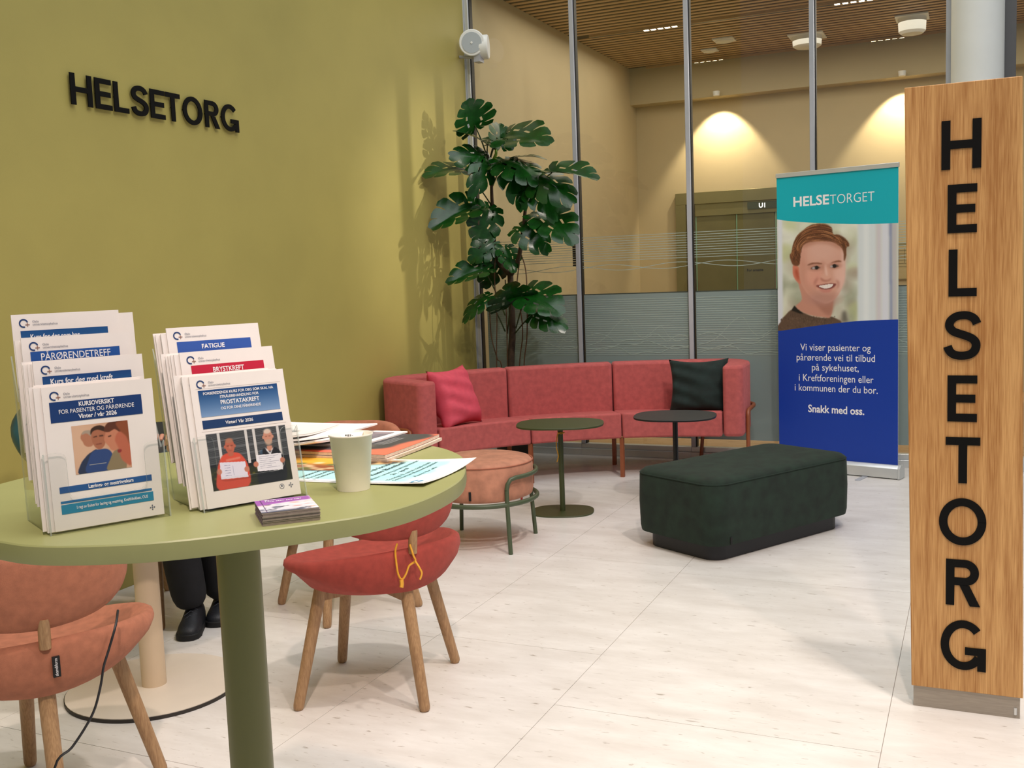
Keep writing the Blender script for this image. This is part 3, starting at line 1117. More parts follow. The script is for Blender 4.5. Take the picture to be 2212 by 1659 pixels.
MB().lathe([(0.27, 0.0), (0.27, 0.006), (0.262, 0.012), (0.05, 0.0121)], 48).build('foot_plate', MATS['olive_green_column'], ht, smooth=40)

# ================================================================== SOFA
def circle3(a, b, c):
    ax, ay, bx_, by, cx_, cy_ = *a, *b, *c
    d = 2 * (ax * (by - cy_) + bx_ * (cy_ - ay) + cx_ * (ay - by))
    ux = ((ax * ax + ay * ay) * (by - cy_) + (bx_ * bx_ + by * by) * (cy_ - ay) + (cx_ * cx_ + cy_ * cy_) * (ay - by)) / d
    uy = ((ax * ax + ay * ay) * (cx_ - bx_) + (bx_ * bx_ + by * by) * (ax - cx_) + (cx_ * cx_ + cy_ * cy_) * (bx_ - ax)) / d
    return ux, uy


pA, pB, pC = (-2.757, 6.356), (-2.229, 6.712), (-1.577, 6.903)
OX, OY = circle3(pA, pB, pC)
RF = math.hypot(pA[0] - OX, pA[1] - OY)
ang = lambda p: math.atan2(p[1] - OY, p[0] - OX)
aC, aB, aA = ang(pC), ang(pB), ang(pA)
aD = aA + (aA - aB) * 1.06
def pol(r, a):
    return (OX + r * math.cos(a), OY + r * math.sin(a))
def arc(r, a0, a1, n=10):
    return [pol(r, a0 + (a1 - a0) * i / n) for i in range(n + 1)]
sofa = thing('curved_sofa', 'long curved rose red velvet sofa in front of the glass partition', 'sofa', (*pol(RF + 0.3, (aA + aB) / 2), 0))
g = 0.0035 / RF
R1, R2 = RF + 0.475, RF + 0.605
for k, (a0, a1) in enumerate(((aD, aA), (aA, aB), (aB, aC))):
    o = MB()
    out = arc(RF, a0 - g, a1 + g) + arc(R1 + 0.02, a1 + g, a0 - g)
    n = len(out)
    vs = [(p[0], p[1], 0.275) for p in out]
    vs += [(p[0], p[1], 0.452 - 0.045 * min(1, max(0, (math.hypot(p[0] - OX, p[1] - OY) - RF) / 0.5))) for p in out]
    fs = [(i, (i + 1) % n, n + (i + 1) % n, n + i) for i in range(n)] + [tuple(range(n - 1, -1, -1))]
    h = n // 2
    fs += [(n + i, n + i + 1, n + n - 2 - i, n + n - 1 - i) for i in range(h - 1)]
    o.add(vs, fs)
    o.build('seat_cushion', M_sofa, sofa, world=True, bevel=0.014, seg=3)


def fillet(pts, rads, n=8):
    out = []
    k = len(pts)
    for i in range(k):
        r = rads[i]
        p = Vector((*pts[i], 0))
        if r <= 0:
            out.append(pts[i])
            continue
        a = (Vector((*pts[i - 1], 0)) - p).normalized()
        b = (Vector((*pts[(i + 1) % k], 0)) - p).normalized()
        th = a.angle(b)
        d = r / math.tan(th / 2)
        c = p + (a + b).normalized() * (r / math.sin(th / 2))
        s0, s1 = p + a * d, p + b * d
        v0, v1 = s0 - c, s1 - c
        an = v0.angle(v1)
        ax = v0.cross(v1)
        sgn = 1 if ax.z > 0 else -1
        for j in range(n + 1):
            t = sgn * an * j / n
            out.append((c.x + v0.x * math.cos(t) - v0.y * math.sin(t), c.y + v0.x * math.sin(t) + v0.y * math.cos(t)))
    return out


def arm_back(a_end, a_seam, sgn):
    """wrap-round end: arm from the front, rounded rear corner, back to the seam"""
    ta = 0.135 / RF
    eo = a_end + sgn * ta
    inner = arc(R1, a_seam + sgn * g, a_end - sgn * 0.10 / R1, 8) + [pol(R1, a_end)]
    outer = [pol(R2, eo)] + arc(R2, eo - sgn * 0.27 / R2, a_seam + sgn * g, 10)
    pts = [p for p in inner] + [pol(RF + 0.005, a_end)] + [pol(RF + 0.005, a_end + sgn * 0.135 / RF * 1.0)] + [p for p in outer]
    rads = [0] * (len(inner) - 1) + [0.06] + [0.03, 0.05] + [0.24] + [0] * (len(outer) - 1)
    return fillet(pts, rads)


def back_part(out, name='backrest'):
    MB().prism(out, 0.275, 0.762).build(name, M_sofa, sofa, world=True, bevel=0.022, seg=3)


back_part(arm_back(aD + 0.002, aA, 1))
back_part(arc(R1, aA - g, aB + g) + arc(R2, aB + g, aA - g))
back_part(arm_back(aC - 0.002, aB, -1))
# terracotta steel frame: legs and the tube that hugs each end
def sofa_leg(p, name='leg'):
    MB().box(-0.013, 0.013, -0.013, 0.013, 0, 0.276, Matrix.Translation((p[0], p[1], 0))).build(name, M_terracotta, sofa, world=True)
for a in (aA, aB):
    sofa_leg(pol(RF + 0.03, a))
    sofa_leg(pol(RF + 0.50, a))
for a_end, sgn in ((aD, 1), (aC, -1)):
    e1 = a_end + sgn * (0.135 + 0.022) / RF
    path = [(*pol(RF + 0.10, e1), 0.0), (*pol(RF + 0.10, e1), 0.40), (*pol(RF + 0.105, e1), 0.435), (*pol(RF + 0.14, e1), 0.445), (*pol(RF + 0.34, e1), 0.445)]
    for t in range(7):
        th = t / 6 * PI / 2
        path.append((*pol(RF + 0.38 + 0.25 * math.sin(th), e1 - sgn * 0.25 / RF * (1 - math.cos(th))), 0.445))
    path += [(*pol(R2 + 0.025, e1 - sgn * 0.30 / RF), 0.445), (*pol(R2 + 0.025, e1 - sgn * 0.33 / RF), 0.0)]
    MB().tube(path, 0.014, 10).build('frame_tube', M_terracotta, sofa, world=True, smooth=60)


# ------------------------------------------------------------------ cushions
def cushion(name, label, fab, c, ex, ey, w, h, t, seed):
    rnd = random.Random(seed)
    ph = [rnd.uniform(0, 6) for _ in range(6)]
    ex, ey = Vector(ex).normalized(), Vector(ey)
    ey = (ey - ex * ey.dot(ex)).normalized()
    n = ex.cross(ey)
    N = 22
    m = MB()
    for sd in (1, -1):
        def fn(u, v):
            a, b = 2 * u - 1, 2 * v - 1
            pin = 1 - 0.13 * (1 - a * a) * abs(b) ** 4
            pin2 = 1 - 0.13 * (1 - b * b) * abs(a) ** 4
            x, y = a * w / 2 * pin2, b * h / 2 * pin
            prof = ((1 - a ** 4) * (1 - b ** 4))
            z = t / 2 * max(0, prof) ** 0.62
            edge = max(0, prof) ** 0.5
            z += sd * 0 + edge * 0.012 * (math.sin(9 * a * 0.6 + 7 * b + ph[0]) * math.sin(5 * b + ph[1]) + 0.6 * math.sin(13 * b + 3 * a + ph[2]) * (0.4 + abs(a)))
            return Vector(c) + ex * x + ey * y + n * (z * sd)
        m.grid(fn, N, N)
    o = m.build(name, fab, smooth=180)
    # origin to the cushion's base
    base = Vector(c) - Vector((0, 0, h / 2))
    o.data.transform(Matrix.Translation(-base))
    o.location = base
    return tag(o, label, 'cushion', 'cushions on the curved sofa')


M_pinkcot = mat('raspberry_cotton', '#cf4a5c', 0.8, 0.08, 20, 0.4, 500)
M_greencot = mat('dark_green_velvet', '#0c1f1c', 0.85, 0.35, 20, 0.4, 500, sheen=0.2)
cA = atz(938, 868, 0.625)
cushion('cushion', 'raspberry pink cushion leaning in the arm end of the sofa', M_pinkcot, (-3.20, 6.10, 0.625), (0.18, 0.97, 0.02), (-0.34, 0.05, 0.93), 0.40, 0.42, 0.17, 3)
cushion('cushion', 'dark green cushion propped on the sofa behind the black side table', M_greencot, (-1.78, 7.075, 0.60), (1, 0.12, 0.02), (-0.06, 0.28, 0.95), 0.42, 0.40, 0.15, 5)


# ================================================================== SIDE TABLES, STOOL, OTTOMAN
def side_table(label, x, y, zt, rot, m, w=0.52, d=0.44):
    t = thing('side_table', label, 'side table', (x, y, 0), rot)
    MB().prism(superell(w / 2, d / 2, 2.7, 56), zt - 0.011, zt).build('tabletop', m, t, bevel=0.002)
    MB().lathe([(0.016, 0.0081), (0.016, zt - 0.0111)], 18).build('post', m, t, smooth=40)
    MB().prism(superell(w * 0.36, d * 0.36, 2.7, 48), 0, 0.008).build('foot_plate', m, t, bevel=0.002)
    return t


st1 = side_table('olive green side table with rounded top and a yellow ribbon', -2.262, 5.645, 0.538, math.radians(18), M_metgreen)
st2 = side_table('black side table with rounded top beside the dark cushion', -1.685, 6.10, 0.535, math.radians(10), M_blackmet, 0.50, 0.46)


def ribbon(label, pts, name='ribbon', m=None, r=0.0032, cat='ribbon'):
    o = MB().tube(catmull(pts, 5), r, 6).build(name, m or M_yellow, smooth=60)
    z = min(p[2] for p in o.data.vertices[0:1][0].co for _ in ()) if False else min(v.co.z for v in o.data.vertices)
    b = Vector((pts[0][0], pts[0][1], z))
    o.data.transform(Matrix.Translation(-b))
    o.location = b
    return tag(o, label, cat)


pp = Vector((-2.262, 5.645, 0.5))
nn = (CAMP - pp).normalized()
q0 = pp + nn * 0.021
def rp(lst, p, n):
    return [on_plane(x, y, p, n) for x, y in lst]
ribbon('yellow ribbon tied round the post of the olive side table', rp([(1217, 934), (1207, 935), (1203, 945), (1202, 965), (1206, 985), (1203, 998)], q0, nn))
ribbon('yellow ribbon end knotted under the olive tabletop', rp([(1204, 934), (1212, 937), (1220, 934)], q0 + nn * 0.006, nn))
rc = Vector((-1.911, 2.989, 0.0)) + Vector((math.cos(math.radians(155)), math.sin(math.radians(155)), 0)) * -0.315
nn = (CAMP - (rc + Vector((0, 0, 0.5)))).normalized()
rcp = rc + Vector((0, 0, 0.5)) + nn * 0.01
ribbon('yellow ribbon looped on the rod of the coral chair', rp([(885, 1176), (893, 1200), (897, 1212), (884, 1222), (877, 1240), (868, 1252), (860, 1240), (856, 1215), (854, 1190), (858, 1174)], rcp, nn), r=0.0035)
ribbon('loose yellow ribbon tail hanging beside the loop on the coral chair', rp([(896, 1211), (905, 1225), (911, 1238), (907, 1252)], rcp + nn * 0.007, nn), r=0.0035)
ribbon('small yellow tag dangling from the ribbon on the coral chair', rp([(867, 1253), (868, 1262), (867, 1269)], rcp + nn * 0.009, nn), r=0.007, cat='tag')

# round stool
sx, sy = -2.412, 4.878
stl = thing('round_stool', 'round peach stool in a green tube frame by the high table', 'stool', (sx, sy, 0), math.radians(-39))
RS = 0.272
MB().lathe([(0.02, 0.262), (RS - 0.03, 0.262), (RS - 0.006, 0.272), (RS, 0.30), (RS, 0.425), (RS - 0.004, 0.445), (RS - 0.018, 0.458), (RS - 0.05, 0.466), (RS * 0.5, 0.472), (0.02, 0.474)], 64).build('cushion', M_stoolfab, stl, smooth=50)
MB().tube([(RS * 1.0 * math.cos(t * PI / 30), RS * math.sin(t * PI / 30), 0.448) for t in range(60)], 0.0028, 6, closed=True).build('piping', mat('peach_piping', '#a8654d', 0.8), stl)
RT = RS + 0.018
MB().tube([(RT * math.cos(t * PI / 30), RT * math.sin(t * PI / 30), 0.255) for t in range(60)], 0.0125, 10, closed=True).build('frame_ring', M_stoolgreen, stl, smooth=60)
a0 = -0.30
pts = []
for k in range(4):
    a = k * PI / 2 + math.radians(0)
    hi = 0.262 if k not in (0, 1) else 0.33
    MB().tube([(0.31 * math.cos(a), 0.31 * math.sin(a), 0), (RT * math.cos(a), RT * math.sin(a), 0.25), (RT * math.cos(a), RT * math.sin(a), hi)], 0.0115, 10).build('leg', M_stoolgreen, stl, smooth=60)
pts = [(RT * math.cos(0), RT * math.sin(0), 0.33), (RT * math.cos(0.02), RT * math.sin(0.02), 0.36), (RT * math.cos(0.08), RT * math.sin(0.08), 0.383)] + [(RT * math.cos(t), RT * math.sin(t), 0.39) for t in np.linspace(0.2, PI / 2 - 0.2, 12)] + [(RT * math.cos(PI / 2 - 0.08), RT * math.sin(PI / 2 - 0.08), 0.383), (RT * math.cos(PI / 2 - 0.02), RT * math.sin(PI / 2 - 0.02), 0.36), (0, RT, 0.33)]
MB().tube(pts, 0.0115, 10).build('upper_rail', M_stoolgreen, stl, smooth=60)
sp0 = atz(1006, 1075, 0.30)
v = (CAMP - Vector((sx, sy, 0.3)))
an = math.atan2(atz(999, 1085, 0.30).y - sy, atz(999, 1085, 0.30).x - sx) - math.radians(-39)
MB().box(-0.006, 0.006, -0.002, 0.002, 0.285, 0.33, Matrix.Rotation(-math.radians(-39) + math.radians(-78), 4, 'Z') @ Matrix.Translation((RS + 0.002, 0, 0)) @ Matrix.Rotation(PI / 2, 4, 'Z')).build('label_tag', MATS['black_tag'], stl)
ribbon('small red tag hanging under the rim of the peach stool', [(-2.25, 5.03, 0.235), (-2.255, 5.03, 0.21), (-2.25, 5.03, 0.185)], 'tag', mat('red_tag', '#b9262b', 0.6), 0.006, 'tag')

# bench ottoman
ot = thing('bench_ottoman', 'bottle green velvet bench ottoman on a black plinth', 'ottoman', (-1.115, 5.385, 0), math.radians(60.5))
rings = []
LX, LY, RC = 1.09, 0.58, 0.105
for k, z in ((-0.03, 0.078), (-0.006, 0.083), (0.0, 0.11), (0.004, 0.24), (0.0, 0.375), (-0.008, 0.394), (-0.025, 0.406), (-0.07, 0.414), (-0.16, 0.419)):
    rings.append([(p[0], p[1], z) for p in rrect(LX + 2 * k, LY + 2 * k, max(0.02, RC + k), 7)])
MB().rings(rings).build('upholstery', M_greenfab, ot, smooth=60)
pts = [(p[0], p[1], 0.385) for p in rrect(LX - 0.004, LY - 0.004, RC, 7)]
MB().tube(pts, 0.0035, 6, closed=True).build('top_seam', mat('seam_green', '#12241b', 0.9), ot)
MB().prism(rrect(LX - 0.10, LY - 0.10, 0.08, 6), 0, 0.0775).build('plinth', mat('black_plinth', '#16161b', 0.5), ot, bevel=0.004)
MB().box(-LX / 2 + 0.10, -LX / 2 + 0.112, -LY / 2 - 0.006, -LY / 2 - 0.002, 0.09, 0.125).build('label_tag', MATS['black_tag'], ot)

# ================================================================== ROLL-UP BANNER
bR, bL = Vector((-0.468, 7.10, 0)), Vector((-1.268, 7.31, 0))
ex = (bR - bL).normalized()
BW = (bR - bL).length
ban = thing('roll_up_banner', 'roll up banner with smiling man portrait between teal and blue fields', 'banner', tuple((bL + bR) / 2), math.atan2(ex.y, ex.x))
hw = BW / 2
bm_ = MB()
prof = [(-0.045, 0.0), (0.05, 0.0), (0.05, 0.06), (0.03, 0.082), (-0.015, 0.085), (-0.04, 0.065)]
n = len(prof)
vs = [(-hw - 0.012, p[0], p[1] + 0.006) for p in prof] + [(hw + 0.012, p[0], p[1] + 0.006) for p in prof]
bm_.add(vs, [(i, (i + 1) % n, n + (i + 1) % n, n + i) for i in range(n)] + [tuple(range(n)), tuple(range(2 * n - 1, n - 1, -1))])
bm_.build('cassette', M_alu_l, ban, bevel=0.004)
for s_ in (-1, 1):
    m = MB()
    vs = [(s_ * (hw + 0.0125), p[0] * 1.06, p[1] * 1.04 + 0.004) for p in prof] + [(s_ * (hw + 0.026), p[0] * 1.06, p[1] * 1.04 + 0.004) for p in prof]
    m.add(vs, [(i, (i + 1) % n, n + (i + 1) % n, n + i) for i in range(n)] + [tuple(range(n)), tuple(range(2 * n - 1, n - 1, -1))])
    m.build('end_cap', mat('end_cap_grey', '#b9bcbc', 0.4), ban)
    MB().prism(xf(rrect(0.035, 0.30, 0.016, 5), (s_ * 0.21, -0.04), math.radians(-20 * 0)), 0.0, 0.0045).build('foot', M_alu, ban)
ZB0, ZB1 = 0.09, 2.022
MB().box(-hw, hw, 0.0, 0.003, 0.075, ZB1).build('canvas', mat('banner_canvas', '#e9ebef', 0.5), ban)
MB().box(-hw - 0.004, hw + 0.004, -0.008, 0.012, ZB1 - 0.004, ZB1 + 0.026).build('top_bar', M_alu_l, ban, bevel=0.002)
bs = Sheet(tuple(bL + Vector((0, 0, ZB0))), ex, (0, 0, 1), BW, ZB1 - ZB0)
M_teal = mat('ink_teal', '#03aebd', 0.45)
M_bblue = mat('ink_deep_blue', '#0238a0', 0.45)
def curve_uv(pts, k=8):
    q = catmull([(*bs.uv(*p), 0) for p in pts], k)
    return [(min(1, max(0, a.x)), a.y) for a in q]
teal = curve_uv([(1678, 474), (1720, 479), (1800, 483), (1870, 484), (1934, 482)])
teal[0] = (0, teal[0][1])
teal[-1] = (1, teal[-1][1])
blue = curve_uv([(1685, 715), (1740, 707), (1800, 699), (1860, 693), (1937, 690)])
blue[0] = (0, blue[0][1])
blue[-1] = (1, blue[-1][1])
m = MB()
for (a, b) in zip(teal[:-1], teal[1:]):
    bs.poly(m, [(a[0], a[1]), (b[0], b[1]), (b[0], 1.0), (a[0], 1.0)], 0.0004)
m.build('teal_field', M_teal, ban, world=True)
m = MB()
for (a, b) in zip(blue[:-1], blue[1:]):
    bs.poly(m, [(a[0], 0), (b[0], 0), (b[0], b[1]), (a[0], a[1])], 0.0004)
m.build('blue_field', M_bblue, ban, world=True)
def bt(body, x0, x1, yb, cap_px, bold=0.0):
    u0, v0 = bs.uv(x0, yb[0])
    u1, v1 = bs.uv(x1, yb[1])
    capm = cap_px / FPX * 7.35
    m = MB()
    bs.text(m, body, (u0 + u1) / 2, (v0 + v1) / 2, capm, 'c', bold, (u1 - u0) * bs.w, 0.0009)
    m.build('text_line', M_ink_white, ban, world=True)
bt('HELSE', 1714, 1791, (445, 442), 20, 0.022)
bt('TORGET', 1793, 1889, (441, 434), 20, -0.012)
for body, x0, x1, y0, y1 in (('Vi viser pasienter og', 1729, 1881, 757, 759), ('pårørende vei til tilbud', 1721, 1890, 779, 781), ('på sykehuset,', 1754, 1855, 800, 803), ('i Kreftforeningen eller', 1726, 1887, 823, 827), ('i kommunen der du bor.', 1717, 1896, 843, 851)):
    bt(body, x0, x1, (y0, y1), 15)
bt('Snakk med oss.', 1746, 1867, (891, 895), 16, 0.022)

# the portrait photograph, painted in banner coordinates from outlines
NXP, NYP = 340, 320
vmin, vmax = min(p[1] for p in blue) - 0.004, max(p[1] for p in teal) + 0.002
ink = Ink(NXP, NYP, '#cfd3c0')
def zu(x, y):      # close-up coordinates (origin 1680,470; 6.382 px each) to picture 0..1
    u, v = bs.uv(1680 + x / 6.382, 470 + y / 6.382)
    return u, (v - vmin) / (vmax - vmin)
def zp(lst):
    return [zu(*p) for p in lst]
rnd = random.Random(11)
for k in range(90):
    x, y = rnd.uniform(40, 1110), rnd.uniform(40, 1450)
    u, v = zu(x, y)
    ink.ell(u, v, rnd.uniform(0.03, 0.08), rnd.uniform(0.03, 0.09), rnd.choice(['#c9d2a4', '#e4e6d2', '#a9b08a', '#b7aa98', '#d8dcc4', '#8f957c', '#eef0e6', '#c0c48e', '#a08f80']), 1.2, 0.6)
ink.poly(zp([(0, 0), (60, 0), (75, 1500), (0, 1500)]), '#d9dee6', 2)
ink.poly(zp([(1100, 60), (1360, 60), (1360, 1480), (1100, 1480)]), '#d5dde0', 3)
ink.poly(zp([(1180, 60), (1260, 60), (1260, 1480), (1180, 1480)]), '#e2e8e9', 4)
ink.poly(zp([(1360, 60), (1430, 60), (1430, 1480), (1360, 1480)]), '#cfc9d0', 4)
ink.poly(zp([(1430, 60), (1540, 60), (1540, 1480), (1430, 1480)]), '#d8dbe4', 3)
ink.poly(zp([(1540, 60), (1580, 60), (1585, 1480), (1550, 1480)]), '#7b86ad', 3)
ink.poly(zp([(1580, 60), (1640, 60), (1640, 1480), (1590, 1480)]), '#b9b4b8', 4)
ink.poly(zp([(890, 1300), (940, 1280), (970, 1440), (880, 1440)]), '#6d6a5f', 4)
# jumper, neck, head
ink.poly(zp([(20, 1600), (40, 1440), (110, 1340), (200, 1270), (330, 1300), (480, 1360), (640, 1385), (740, 1365), (820, 1400), (880, 1445), (860, 1600)]), '#5f4a3c', 1, smooth=4)
for k in range(26):
    x = 180 + k * 22
    y = 1285 + 95 * math.sin(min(1.57, (k / 22) * 1.57))
    ink.poly(zp([(x, y), (x + 7, y), (x + 4, y + 75), (x - 4, y + 75)]), '#43342a', 0, 0.55)
for k in range(160):
    x, y = rnd.uniform(40, 800), rnd.uniform(1360, 1560)
    u, v = zu(x, y)
    ink.ell(u, v, 0.006, 0.006, rnd.choice(['#4a392e', '#715b4a']), 0.6, 0.5)
ink.poly(zp([(190, 1280), (230, 1215), (260, 1240), (360, 1330), (300, 1320)]), '#171312', 1)
ink.poly(zp([(305, 860), (335, 1120), (250, 1220), (330, 1295), (470, 1350), (640, 1375), (730, 1365), (760, 1150), (700, 1000)]), '#c58d79', 1, smooth=4)
ink.poly(zp([(470, 1110), (560, 1230), (660, 1330), (740, 1330), (770, 1130), (640, 1190)]), '#a5705f', 4, 0.8, smooth=4)
ink.poly(zp([(205, 690), (225, 655), (290, 680), (320, 800), (320, 905), (270, 890), (215, 800)]), '#cf7a62', 1, smooth=4)
ink.poly(zp([(240, 720), (275, 720), (300, 820), (290, 870), (250, 800)]), '#a6452f', 3, 0.8, smooth=4)
face = [(300, 480), (330, 400), (420, 330), (560, 300), (720, 310), (850, 370), (915, 470), (930, 640), (925, 800), (900, 920), (850, 1040), (770, 1140), (680, 1180), (580, 1160), (470, 1110), (380, 1010), (315, 880), (295, 700)]
ink.poly(zp(face), '#d4a08c', 1, smooth=4)
ink.poly(zp([(300, 480), (330, 400), (420, 380), (400, 600), (430, 900), (500, 1100), (380, 1010), (315, 880), (295, 700)]), '#c98f7b', 6, 0.7, smooth=4)
ink.poly(zp([(880, 420), (925, 480), (932, 800), (890, 960), (780, 1130), (840, 940), (880, 700)]), '#e3bfb4', 4, 0.8, smooth=4)
ink.ell(*zu(610, 450), 0.14, 0.11, '#dcae9e', 1.0, 0.8)
ink.ell(*zu(520, 840), 0.07, 0.08, '#dd9c8a', 1.0, 0.8)
ink.ell(*zu(850, 800), 0.04, 0.09, '#e6b9aa', 1.0, 0.8)
ink.ell(*zu(620, 1120), 0.13, 0.055, '#b5857a', 1.0, 0.7)
# hair
hair = [(165, 520), (190, 480), (215, 370), (270, 250), (350, 180), (450, 105), (560, 85), (660, 90), (740, 140), (765, 230), (830, 235), (920, 280), (975, 340), (985, 390), (950, 410), (945, 520), (915, 600), (905, 470), (860, 400), (760, 340), (640, 325), (520, 330), (420, 345), (345, 395), (320, 480), (310, 560), (300, 640), (275, 665), (215, 655), (185, 600)]
ink.poly(zp(hair), '#6e432c', 1, smooth=4)
hmask = ink.mask([(p.x, p.y) for p in catmull([(*q, 0) for q in zp(hair)], 4, True)], 1)


def strand(pts, wd, col, amt):
    q = catmull([(x, y, 0) for x, y in pts], 5)
    L_, R__ = [], []
    for i, p in enumerate(q):
        d = (q[min(i + 1, len(q) - 1)] - q[max(i - 1, 0)]).normalized()
        k_ = wd * math.sin(PI * (i + 0.5) / (len(q) + 0.5))
        L_.append((p.x - d.y * k_, p.y + d.x * k_))
        R__.append((p.x + d.y * k_, p.y - d.x * k_))
    ink.put(ink.mask(zp(L_ + R__[::-1]), 0) * hmask, col, amt)


for k in range(150):
    s_ = rnd.random()
    rx, ry = 235 + 150 * s_, 95 + 255 * s_
    a0 = rnd.uniform(15, 175)
    sp_ = rnd.uniform(30, 70)
    pts = [(560 + rx * math.cos(math.radians(a0 + sp_ * j / 4)) + 30 * s_, 440 - ry * math.sin(math.radians(a0 + sp_ * j / 4))) for j in range(5)]
    strand(pts, rnd.uniform(3, 8), rnd.choice(['#a9714a', '#4a2a1b', '#8a5636', '#59331f', '#b98358', '#3f2416']), 0.75)
for k in range(45):
    x, y = rnd.uniform(180, 290), rnd.uniform(360, 560)
    strand([(x, y), (x + rnd.uniform(-6, 20), y + 40), (x + rnd.uniform(0, 30), y + 85)], rnd.uniform(3, 7), rnd.choice(['#9a643f', '#4a2a1b', '#7d4d31', '#5b3522']), 0.7)
for k in range(45):
    x = rnd.uniform(720, 900)
    y = 255 + (x - 740) * 0.42 + rnd.uniform(-35, 60)
    strand([(x, y), (x + 45, y + 18), (x + 85, y + 55), (x + 100, y + 110)], rnd.uniform(3, 7), rnd.choice(['#a9714a', '#5b3522', '#8a5636', '#4a2a1b']), 0.7)
# modelling of the face: brow ridge, cheeks, jaw, stubble
ink.poly(zp([(330, 400), (420, 335), (560, 318), (720, 325), (850, 380), (905, 470), (860, 430), (700, 365), (540, 355), (400, 395)]), '#a9735c', 5, 0.75, smooth=4)
ink.poly(zp([(430, 930), (470, 1010), (560, 1100), (680, 1140), (790, 1090), (860, 980), (800, 1040), (690, 1085), (570, 1050), (480, 960)]), '#b98674', 6, 0.55, smooth=4)
ink.poly(zp([(600, 600), (640, 620), (665, 700), (640, 760), (625, 690)]), '#b97f6b', 5, 0.7, smooth=4)
ink.poly(zp([(395, 760), (470, 740), (520, 790), (490, 850), (420, 840)]), '#dfa48f', 7, 0.7, smooth=4)
ink.poly(zp([(760, 720), (850, 710), (880, 770), (830, 830), (780, 790)]), '#e6b7a6', 7, 0.7, smooth=4)
# features
ink.poly(zp([(405, 660), (450, 630), (530, 618), (610, 632), (600, 645), (520, 640), (450, 655)]), '#7a4a36', 1, 0.9, smooth=3)
ink.poly(zp([(735, 625), (790, 600), (850, 590), (885, 612), (840, 612), (790, 620)]), '#7a4a36', 1, 0.9, smooth=3)
ink.ell(*zu(525, 688), 0.055, 0.028, '#b67f6c', 1.0, 0.8)
ink.ell(*zu(785, 665), 0.05, 0.026, '#b67f6c', 1.0, 0.8)
ink.poly(zp([(450, 705), (490, 678), (540, 672), (590, 690), (545, 706), (490, 712)]), '#5c4640', 1, 0.95, smooth=3)
ink.poly(zp([(725, 680), (765, 650), (810, 650), (845, 668), (805, 686), (760, 688)]), '#5c4640', 1, 0.95, smooth=3)
ink.ell(*zu(537, 690), 0.016, 0.016, '#1d1a1c', 0.5)
ink.ell(*zu(782, 668), 0.016, 0.016, '#1d1a1c', 0.5)
ink.ell(*zu(495, 697), 0.013, 0.010, '#c3bcbd', 0.6, 0.8)
ink.ell(*zu(742, 674), 0.011, 0.009, '#c3bcbd', 0.6, 0.8)
ink.poly(zp([(650, 640), (690, 700), (735, 800), (720, 850), (660, 865), (600, 840), (590, 800), (640, 760)]), '#dba693', 3, 0.9, smooth=4)
ink.poly(zp([(590, 830), (640, 858), (690, 862), (735, 835), (715, 870), (650, 882), (600, 862)]), '#a9695a', 2, 0.85, smooth=3)
ink.poly(zp([(655, 650), (672, 700), (690, 790), (668, 800), (650, 720)]), '#eac4b5', 2, 0.8, smooth=3)
ink.poly(zp([(500, 900), (535, 840), (560, 830), (520, 920), (530, 1000)]), '#a8685a', 3, 0.7, smooth=3)
ink.poly(zp([(800, 860), (845, 880), (845, 950), (820, 980), (825, 910)]), '#a8685a', 3, 0.7, smooth=3)
ink.poly(zp([(525, 940), (600, 925), (680, 912), (750, 908), (805, 915), (775, 960), (720, 985), (650, 992), (590, 980)]), '#7e3f3c', 1, smooth=3)
ink.poly(zp([(565, 945), (640, 928), (720, 917), (765, 920), (740, 958), (690, 975), (630, 975)]), '#eee3dc', 0, smooth=3)
ink.poly(zp([(570, 990), (650, 1003), (730, 990), (760, 970), (720, 1020), (650, 1030), (600, 1015)]), '#c5786f', 2, 0.8, smooth=3)
for k in range(7):
    x = 600 + k * 22
    ink.poly(zp([(x, 930 - k * 2), (x + 2, 930 - k * 2), (x + 2, 972 - k), (x, 972 - k)]), '#c9b9b2', 0, 0.5)
_tv = np.interp(np.linspace(0, 1, NXP), [p[0] for p in teal], [p[1] for p in teal])
_bv = np.interp(np.linspace(0, 1, NXP), [p[0] for p in blue], [p[1] for p in blue])
# resample the painted picture so that its upper and lower borders follow the two fields
src = ink.a.copy()
for i in range(NXP):
    vv = (_bv[i] + (_tv[i] - _bv[i]) * np.linspace(0, 1, NYP) - vmin) / (vmax - vmin) * (NYP - 1)
    for c_ in range(3):
        ink.a[:, i, c_] = np.interp(vv, np.arange(NYP), src[:, i, c_])
ink.obj('portrait_print', bs, 0, 1, 0, 1, ban, 0.0004, clip=lambda X, Y: (X, _bv[None, :] + (_tv - _bv)[None, :] * Y))
# ================================================================== LEAFLET STANDS ON THE HIGH TABLE
def strip_arc(mb, sh, cu, cv, r, w, a0, a1, lift=0.0006, n=18):
    """open ring drawn on a sheet; r and w in metres"""
    pts = []
    for rr_ in (r - w / 2, r + w / 2):
        pts.append([sh.O + sh.ex * (cu * sh.w + rr_ * math.cos(a0 + (a1 - a0) * i / n)) + sh.ey * (cv * sh.h + rr_ * math.sin(a0 + (a1 - a0) * i / n)) + sh.n * lift for i in range(n + 1)])
    mb.add(pts[0] + pts[1], [(i, i + 1, n + 2 + i, n + 1 + i) for i in range(n)])


